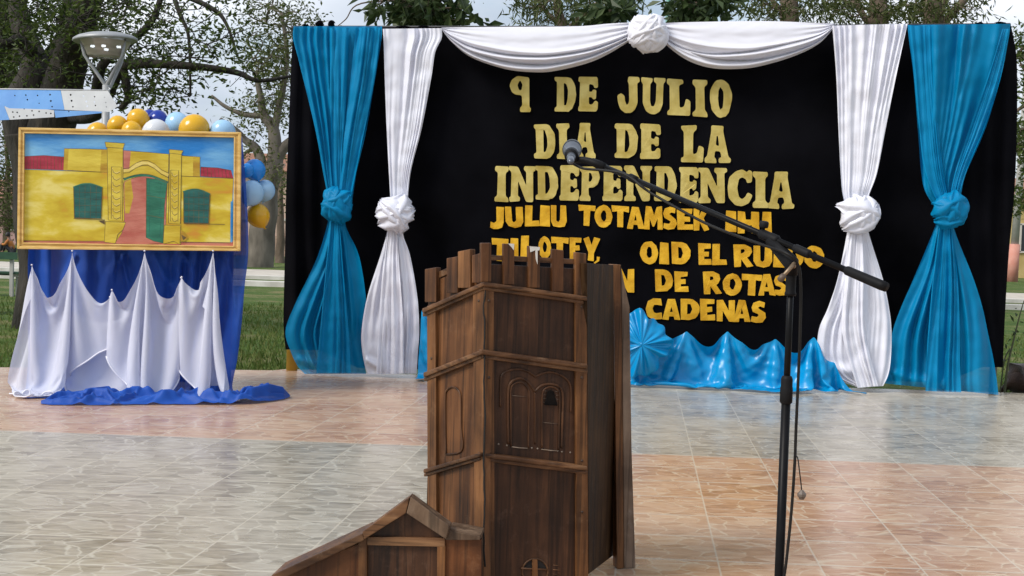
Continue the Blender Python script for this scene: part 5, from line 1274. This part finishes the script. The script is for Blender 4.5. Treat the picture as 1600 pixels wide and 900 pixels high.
for x, y in ((779,694),(792,696),(831,700),(840,701),(878,706),(891,707)):
    b = MB(); b.lathe(RP(x, y, 0.0005), [(0.0032,0),(0.003,0.001),(0,0.0015)], 10, axis=RP.n); b.build('nail', _nail, lc)
_chip = pm('chipped_wood', (0.17,0.12,0.08), (0.26,0.20,0.15), 40, 0.8)
for x0, y0, x1, y1 in ((799,698,825,700.5),(846,702,873,704.5)):
    b = MB(); b.tube([RP(x0,y0,0.002), RP((x0+x1)/2,(y0+y1)/2+0.6,0.002), RP(x1,y1,0.002)], 0.0018, 6); b.build('chipped_edge', _chip, lc)
bell = [(856,612),(861,609.5),(866,612),(868,622),(871,630),(871.5,634),(851,633),(851.5,629),(854,621)]
part('carved_bell', RP, bell, 0.006, 0.007, pm('blackened_wood', (0.006,0.005,0.005), (0.012,0.010,0.009), 30, 0.8, spec=0.05), 0.002)
_scr = pm('scratched_wood', (0.12,0.08,0.055), None, rough=0.7)
_ln = [(800,618,822,620),(848,660,872,662.5)]
for i in range(4): _ln += [(848.5,610.5+i*6,854,611+i*6),(868,611.5+i*6,873,612+i*6)]
for x0, y0, x1, y1 in _ln:
    b = MB(); b.tube([RP(x0,y0,0.001), RP(x1,y1,0.001)], 0.0011, 5); b.build('carved_line', _scr, lc)
# round vent carved low on the front
b = MB(); ring = [RP(836+20*math.cos(R(a)), 893+20*math.sin(R(a)), 0.002) for a in range(150, 391, 12)]
b.tube(ring, 0.003, 8); b.tube([RP(814,888,0.003), RP(856,890,0.003)], 0.003, 8)
for i in range(3): b.tube([RP(864,883+i*7,0.001), RP(874,884+i*7,0.001)], 0.0015, 5)
b.build('carved_vent', W_MOU, lc)
part('carved_vent', RP, [(832,874),(840,874.5),(841,904),(832,904)], 0.008, 0.007, W_STI, 0.002)
part('vent_recess', RP, [(817,887)]+[(836+18*math.cos(R(a)), 892+17*math.sin(R(a))) for a in range(195, 346, 12)]+[(854,889)], 0.002, 0.0015, pm('recess_dark', (0.008,0.006,0.005), None, rough=0.8), 0)  # flat plate on the panel; the hollow's shade is painted as near-black
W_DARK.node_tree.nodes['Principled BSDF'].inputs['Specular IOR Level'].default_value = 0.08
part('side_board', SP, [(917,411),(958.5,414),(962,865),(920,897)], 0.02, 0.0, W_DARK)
part('post', QP, [(957,413),(969.5,413.5),(971.5,500),(973,950),(962,950),(960,500)], 0.05, 0.004, W_STI)
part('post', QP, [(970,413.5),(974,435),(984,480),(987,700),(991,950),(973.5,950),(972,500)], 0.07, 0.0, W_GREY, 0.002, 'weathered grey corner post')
pegm = pm('peg_wood', (0.03,0.014,0.007), (0.06,0.03,0.014), 60, 0.6)
for (x, y, pl_, of_) in ((909,590,RP,0.0145),(909.5,720,RP,0.0145),(764,590,RP,0.0135),(764,760,RP,0.0135),(748,470,LP,0.0135),(674,560,LP,0.0125),(909,480,RP,0.0145),(764,470,RP,0.0135),(909.5,800,RP,0.0145)):
    b = MB(); b.lathe(pl_(x, y, of_), [(0.0048,0),(0.0045,0.0012),(0,0.0016)], 10, axis=pl_.n); b.build('peg', pegm, lc)
rngs = random.Random(2); sp_ = []
for i in range(34): sp_.append((756.3+rngs.uniform(-1.3,1.3), 450+i*13.2))
part('seam', LP, [(x-0.9, y) for x, y in sp_]+[(x+1.1, y) for x, y in reversed(sp_)], 0.002, 0.0142, pm('open_seam', (0.004,0.003,0.002), None, rough=0.9), 0)
# inner desk, left side and back brace behind the facade
def hexa(name, pts, th, mat):
    b = MB(); n = len(pts); V = [Vector(p) for p in pts]; V2 = [p-Vector((0,0,th)) for p in V]
    b.add(V+V2, [list(range(n)), list(range(n, 2*n))[::-1]]+[[i, i+n, (i+1) % n+n, (i+1) % n] for i in range(n)]); return b.build(name, mat, lc, False)
def hp(pl, px, z, back):
    p = pl(px, 500, -back); return Vector((p.x, p.y, z))
hexa('desk_board', [hp(LP,670,1.00,0.03), hp(LP,752,1.00,0.03), hp(RP,762,1.00,0.03), hp(RP,905,1.00,0.03), hp(SP,950,1.04,0.03), hp(LP,672,1.04,0.0)+Vector((0.02,0.25,0))], 0.02, W_PAN)
pa, pb = hp(LP,668,0,0.0), hp(LP,672,0,0.0)+Vector((0.01,0.26,0))
b = MB(); b.add([pa+Vector((0.014,0.02,0.002)), pa+Vector((0.014,0.02,0.97)), pb+Vector((0,0,0.97)), pb+Vector((0,0,0.002)), pa+Vector((0.034,0.02,0.002)), pa+Vector((0.034,0.02,0.97)), pb+Vector((0.02,0,0.97)), pb+Vector((0.02,0,0.002))], [[0,1,2,3],[7,6,5,4],[0,4,5,1],[1,5,6,2],[2,6,7,3],[3,7,4,0]])
b.build('side_board', W_DARK, lc, False)
# porch
porch = [('wall_board', [(426,905),(566,847),(561,950),(426,950)], 0.02, 0.0, W_BASE), ('wall_board', [(694,843),(752,843),(753,950),(694,950)], 0.02, 0.0, W_BASE),
 ('panel', [(572,850),(686,852),(686,950),(572,950)], 0.015, -0.002, W_PAN), ('tympanum', [(564,842),(636,792),(701,842)], 0.015, 0.0, W_PAN),
 ('stile', [(560,842),(573,838),(573.5,950),(560,950)], 0.025, 0.012, W_STI), ('stile', [(683,852),(696,853),(695,950),(683,950)], 0.025, 0.012, W_STI),
 ('beam', [(573.5,839),(695,841),(695,854.5),(573.5,852)], 0.026, 0.013, W_MOU)]
for nme, poly, th, off, mt in porch: part(nme, NP, poly, th, off, mt)
def roof(name, a, c, w0, depth, mat, off=0.03):
    return None
part('porch_roof', NP, [(640.5,776),(566,831),(569,843),(634,802)], 0.06, 0.035, W_MOU, 0.003)
W_ROOF = woodmat('worn_roof_board', (0.05,0.030,0.018), (0.12,0.078,0.050), (0.20,0.14,0.095), (12,26,5), 0.5)
part('porch_roof', NP, [(641.5,776),(703,822),(697,843),(635,802)], 0.05, 0.035, W_ROOF, 0.003, 'worn greyish right slope of the porch roof')
part('porch_roof', NP, [(567,833),(424,899),(418,913),(424,913),(569,844)], 0.16, 0.030, W_MOU, 0.003)
part('eave_board', NP, [(699,829),(750,838),(750,844),(696,844)], 0.12, 0.02, W_ROOF, 0.002)

# ---------------------------------------------------------------- microphone stand
blk = pm('black_metal', (0.004,0.004,0.0045), (0.007,0.007,0.008), 20, 0.4, spec=0.12)
blp = pm('black_plastic', (0.005,0.005,0.006), (0.009,0.009,0.010), 30, 0.6, spec=0.15)
rust = pm('worn_brass', (0.16,0.10,0.06), (0.30,0.22,0.14), 25, 0.45, metal=0.6)
MD = 2.6
ctop = at(1237, 408, MD); bx, by = ctop.x, ctop.y
ms = thing('microphone_stand', (bx, by, 0), 'black boom microphone stand in front of the backdrop, right of the lectern', 'microphone stand')
zc0, zc1 = at(1225,628,MD).z, at(1228,588,MD).z
b = MB(); b.tube([(bx,by,0.10),(bx,by,zc0+0.02)], 0.0098, 18); b.build('lower_tube', blk, ms)
b = MB(); b.tube([(bx,by,zc0),(bx,by,ctop.z-0.02)], 0.0072, 16); b.build('upper_tube', blk, ms)
b = MB(); b.lathe((bx,by,zc0), [(0.010,-0.004),(0.0135,0.0),(0.0135,0.03),(0.0125,0.034),(0.0125,zc1-zc0-0.006),(0.0105,zc1-zc0),(0.007,zc1-zc0+0.002)], 20); b.build('collar', blp, ms)
b = MB(); zz = ctop.z; b.lathe((bx,by,zz-0.075), [(0.0075,0),(0.0125,0.002),(0.0125,0.006),(0.011,0.01),(0.011,0.04),(0.013,0.055),(0.0125,0.075),(0.008,0.085)], 18); b.build('clutch', blp, ms)
for k in range(3):
    a = R(40+120*k); e = Vector((bx+0.30*math.cos(a), by+0.30*math.sin(a), 0.012))
    b = MB(); b.tube([(bx+0.012*math.cos(a),by+0.012*math.sin(a),0.13), e], 0.0075, 10); lg = b.build('leg', blk, ms)
    b = MB(); b.tube([e+Vector((-0.03*math.cos(a),-0.03*math.sin(a),0.011)), e+Vector((0.01*math.cos(a),0.01*math.sin(a),-0.003))], 0.0105, 10); b.build('rubber_foot', blp, lg)
b = MB(); b.lathe((bx,by,0.09), [(0.01,0),(0.02,0.004),(0.02,0.05),(0.011,0.056)], 18); b.build('leg_hub', blp, ms)
bA, bB = at(933, 255.5, 3.08), at(1385, 449, 2.42); bd_ = (bB-bA); L0 = bd_.length; bdn_ = bd_.normalized()
bp = lambda s: bA+bd_*s
b = MB(); b.tube([bp(0), bp(0.93)], 0.0068, 16); b.build('boom', blk, ms)
b = MB(); b.tube([bp(0.885), bp(0.89), bp(0.985), bp(1.0)], [0.0078,0.0098,0.0105,0.0095], 18); b.build('counterweight', blp, ms)
b = MB(); b.tube([bp(0.62), bp(0.625), bp(0.675), bp(0.68)], [0.0075,0.0115,0.0115,0.009], 16); b.build('boom_sleeve', blp, ms)
b = MB(); b.tube([bp(0.73), bp(0.735), bp(0.775), bp(0.78)], [0.0075,0.0098,0.0098,0.008], 16); b.build('boom_sleeve', blp, ms)
cl = MB(); mid = bp(0.655); cl.tube([mid+Vector((0,0.0,-0.004)), Vector((bx,by,zz-0.015))+Vector((0,0,0.01)), Vector((bx,by,zz-0.03))], [0.013,0.017,0.014], 14); cl.build('swivel', blp, ms)
kn_ = bp(0.628); b = MB(); ax = (Vector((0.1,-0.15,1))).normalized(); b.lathe(kn_, [(0.004,0.0),(0.004,0.014),(0.0095,0.015),(0.0105,0.018),(0.0105,0.026),(0.008,0.029),(0.0,0.029)], 14, axis=ax); b.build('knob', blp, ms)
b = MB(); b.tube([Vector((bx,by-0.015,zz-0.01)), at(1241,412,MD-0.03), at(1224,431,MD-0.05)], [0.0065,0.0045,0.004], 10); lv = b.build('t_handle', rust, ms)
b = MB(); q = at(1221.5,434,MD-0.05); b.lathe(q, [(0,-0.010),(0.006,-0.008),(0.0075,0),(0.006,0.008),(0,0.010)], 12, axis=Vector((-0.5,0,-0.6)).normalized()); b.build('handle_tip', pm('worn_handle', (0.09,0.06,0.04), None, rough=0.5), lv)
b = MB(); b.tube([bp(0.14)+Vector((0,0,0.001)), bp(0.165)], 0.0098, 14); b.build('cable_tie', blp, ms)

mA, mB = at(892.0, 249, 3.05), at(894.2, 231, 3.24); md = (mB-mA).normalized()
mic = thing('microphone', mA, 'grey handheld vocal microphone clipped to the end of the boom', 'microphone')
mgrey = pm('microphone_grey', (0.075,0.085,0.10), (0.10,0.11,0.13), 10, 0.32, metal=0.3, spec=0.6)
b = MB(); b.lathe(mA, [(0,0),(0.0095,0.001),(0.0108,0.02),(0.0125,0.06),(0.0150,0.11),(0.0175,0.135),(0.0225,0.150),(0.0235,0.156)], 28, axis=md); b.build('body', mgrey, mic)
b = MB(); b.lathe(mA+md*0.156, [(0.0225,0),(0.0258,0.004),(0.0258,0.012),(0.0245,0.030),(0.020,0.044),(0.011,0.052),(0,0.054)], 28, axis=md); b.build('grille', pm('grille_mesh', (0.012,0.014,0.018), (0.06,0.065,0.07), 420, 0.4, metal=0.5, lo=0.45, hi=0.55), mic)
b = MB(); b.lathe(mA, [(0.0,-0.045),(0.006,-0.044),(0.008,-0.03),(0.0092,-0.02),(0.0092,0.002)], 20, axis=md); b.build('plug', mgrey, mic)
b = MB(); c_ = mA+md*0.06
b.tube([c_-md*0.016, c_+md*0.022], [0.0172,0.0185], 22); b.tube([c_+Vector((0.005,0,-0.010)), at(912,250,3.1), at(922,252,3.09), bp(0.0)+bdn_*0.03], [0.009,0.0085,0.009,0.0085], 14)
b.tube([bp(-0.02), bp(0.03)], 0.0096, 14); b.build('clip', blp, ms)
cab = pm('cable_rubber', (0.008,0.007,0.007), (0.014,0.013,0.012), 20, 0.5, spec=0.2)
def bD(px): return 3.06-(px-905)*0.66/480
pts = [mA-md*0.042, at(899,258,3.04), at(913,263.5,3.02), at(940,266,3.0), at(970,270,2.97), at(990,281,2.945), at(1002,291,2.93), at(1018,302,2.92), at(1056,324,2.86), at(1105,350,2.79), at(1150,368,2.72), at(1190,382,2.65), at(1227,395,2.575), at(1246,412,2.57), at(1251,445,2.575), at(1250,520,2.58), at(1247,598,2.585), at(1243.7,673,2.59), at(1242,719,2.59), at(1237,794,2.59), at(1229,874,2.585), at(1221,940,2.58), at(1222,1050,2.55), at(1240,1150,2.5)]
fl = on_floor(1262, 1250, 0.006); pts += [fl, fl+Vector((0.12,-0.25,0)), fl+Vector((0.5,-0.6,0)), fl+Vector((1.2,-0.7,0))]
b = MB(); b.tube(catmull(pts, 6), 0.0032, 10); tag(b.build('microphone_cable', cab, None, True, fl), 'black microphone cable running along the boom and down beside the stand', 'cable')
tg = thing('hanging_bob', at(1243,712,2.588), 'small dark weight dangling on a cord from the microphone cable', 'weight')
b = MB(); b.tube(catmull([at(1242.5,711,2.588), at(1246.5,716,2.585), at(1249,735,2.585), at(1251.5,755,2.585), at(1252.5,767,2.585)], 4), 0.0014, 6); b.build('cord', cab, tg)
b = MB(); b.lathe(at(1252.8,773,2.585), [(0,0.011),(0.003,0.010),(0.0095,0.002),(0.0095,-0.003),(0.005,-0.010),(0,-0.011)], 7); b.build('bob', pm('bob_brown', (0.10,0.075,0.06), (0.14,0.11,0.09), 20, 0.5), tg, False)

# ---------------------------------------------------------------- figures grown from a skeleton
def skinned(name, verts, edges, radii, mat, parent, sub=2, root=0):
    """verts in world coordinates -> one continuous mesh"""
    me = bpy.data.meshes.new('skel'); me.from_pydata([tuple(Vector(v)-ORG[parent]) for v in verts], edges, []); me.update()
    o = bpy.data.objects.new('skel', me); COL.objects.link(o)
    sk = o.modifiers.new('s', 'SKIN'); 
    if not me.skin_vertices: 
        bm = bmesh.new(); bm.from_mesh(me); bm.verts.layers.skin.verify(); bm.to_mesh(me); bm.free()
    for i, r in enumerate(radii):
        sv = me.skin_vertices[0].data[i]; sv.radius = (r, r) if not isinstance(r, tuple) else r; sv.use_root = (i == root)
    ss = o.modifiers.new('u', 'SUBSURF'); ss.levels = sub; ss.render_levels = sub
    dg = bpy.context.evaluated_depsgraph_get(); ev = o.evaluated_get(dg)
    m2 = bpy.data.meshes.new_from_object(ev); bpy.data.objects.remove(o); bpy.data.meshes.remove(me)
    m2.materials.clear(); m2.materials.append(mat); m2.polygons.foreach_set('use_smooth', [True]*len(m2.polygons))
    r_ = bpy.data.objects.new(name, m2); COL.objects.link(r_); r_.parent = parent; ORG[r_] = ORG[parent]; return r_
# person resting on the ground far left
pb_ = gbase(18.5, 54); px0, py0 = pb_[0], pb_[1]
per = thing('person', (px0, py0, GZ), 'seated person in an orange top leaning forward beyond the green bench', 'person')
skin = pm('skin', (0.22,0.11,0.07), None, rough=0.55); org_ = pm('orange_shirt', (0.36,0.12,0.025), (0.44,0.17,0.04), 6, 0.8); drk = pm('dark_trousers', (0.015,0.016,0.022), None, rough=0.8); hair = pm('black_hair', (0.01,0.008,0.007), None, rough=0.6)
def W(x, y, z): return (px0+x, py0+y, GZ+z)
bv = [W(0.05,0,0.14), W(0.0,0,0.36), W(-0.08,0,0.55), W(-0.13,0,0.67), W(-0.17,0,0.76), W(-0.19,0,0.87),
      W(-0.09,-0.17,0.57), W(-0.22,-0.22,0.38), W(-0.38,-0.16,0.42), W(-0.44,-0.14,0.41),
      W(-0.09,0.17,0.57), W(-0.22,0.22,0.38), W(-0.38,0.16,0.42), W(-0.44,0.14,0.41),
      W(0.02,-0.10,0.13), W(-0.36,-0.15,0.45), W(-0.42,-0.15,0.08), W(-0.55,-0.15,0.04),
      W(0.02,0.10,0.13), W(-0.36,0.15,0.45), W(-0.42,0.15,0.08), W(-0.55,0.15,0.04)]
be = [(0,1),(1,2),(2,3),(3,4),(4,5),(2,6),(6,7),(7,8),(8,9),(2,10),(10,11),(11,12),(12,13),(0,14),(14,15),(15,16),(16,17),(0,18),(18,19),(19,20),(20,21)]
br = [.13,.13,.14,.055,.085,.075,.06,.045,.035,.04,.06,.045,.035,.04,.085,.065,.045,.04,.085,.065,.045,.04]
skinned('body', bv, be, br, skin, per)
si = [0,1,2,6,7,8,10,11,12]; sm = {j: i for i, j in enumerate(si)}
skinned('shirt', [bv[j] for j in si], [(sm[a], sm[c]) for a, c in be if a in sm and c in sm], [br[j]+0.018 for j in si], org_, per)
si = [0,14,15,16,18,19,20]; sm = {j: i for i, j in enumerate(si)}
skinned('trousers', [bv[j] for j in si], [(sm[a], sm[c]) for a, c in be if a in sm and c in sm], [br[j]+0.016 for j in si], drk, per)
b = MB(); b.lathe(W(-0.17,0,0.84), [(0.10,-0.07),(0.108,-0.02),(0.10,0.04),(0.075,0.085),(0.04,0.105),(0,0.11)], 16, axis=Vector((0.25,0,1)).normalized()); b.build('hair', hair, per)
# brown dog lying at the stage edge
DY = 10.95; d0 = at(1600, 612, DY); dx0 = d0.x
dg_ = thing('dog', (dx0, DY, GZ), 'brown dog lying down beside the sapling at the right edge', 'dog')
fur = pm('brown_fur', (0.030,0.012,0.006), (0.085,0.036,0.016), 5, 0.75, bump=0.5, bscale=60, stretch=(1,1,1), dist=0.01, sheen=0.2)
def Dv(x, y, z): return (dx0+x, DY+y, GZ+z)
dv = [Dv(-0.06,0,0.20), Dv(0.08,0,0.245), Dv(0.26,0,0.25), Dv(0.40,-0.01,0.27), Dv(0.50,-0.03,0.36), Dv(0.58,-0.05,0.43), Dv(0.68,-0.07,0.41), Dv(0.74,-0.08,0.39),
      Dv(-0.04,-0.10,0.17), Dv(0.10,-0.15,0.14), Dv(-0.05,-0.16,0.06), Dv(0.07,-0.17,0.03), Dv(0.12,-0.17,0.03),
      Dv(-0.04,0.10,0.16), Dv(0.10,0.14,0.12), Dv(-0.04,0.15,0.05), Dv(0.08,0.16,0.03),
      Dv(0.38,-0.10,0.20), Dv(0.32,-0.12,0.07), Dv(0.50,-0.12,0.04), Dv(0.60,-0.12,0.03),
      Dv(0.38,0.10,0.20), Dv(0.32,0.12,0.07), Dv(0.50,0.12,0.04), Dv(0.60,0.12,0.03),
      Dv(-0.15,0.02,0.14), Dv(-0.19,0.06,0.05), Dv(-0.12,0.16,0.03)]
de = [(0,1),(1,2),(2,3),(3,4),(4,5),(5,6),(6,7),(0,8),(8,9),(9,10),(10,11),(11,12),(0,13),(13,14),(14,15),(15,16),(3,17),(17,18),(18,19),(19,20),(3,21),(21,22),(22,23),(23,24),(0,25),(25,26),(26,27)]
dr = [.125,.14,.135,.125,.09,.085,.045,.03,.085,.07,.035,.028,.03,.085,.07,.035,.03,.07,.045,.03,.032,.07,.045,.03,.032,.035,.025,.015]
skinned('body', dv, de, dr, fur, dg_, 2, 1)
b = MB()
for s in (-1, 1): b.tube([Dv(0.55,-0.05+s*0.05,0.49), Dv(0.535,-0.05+s*0.085,0.46), Dv(0.54,-0.05+s*0.10,0.40)], [0.02,0.03,0.012], 8, flat=0.4)
b.build('ear', fur, dg_)
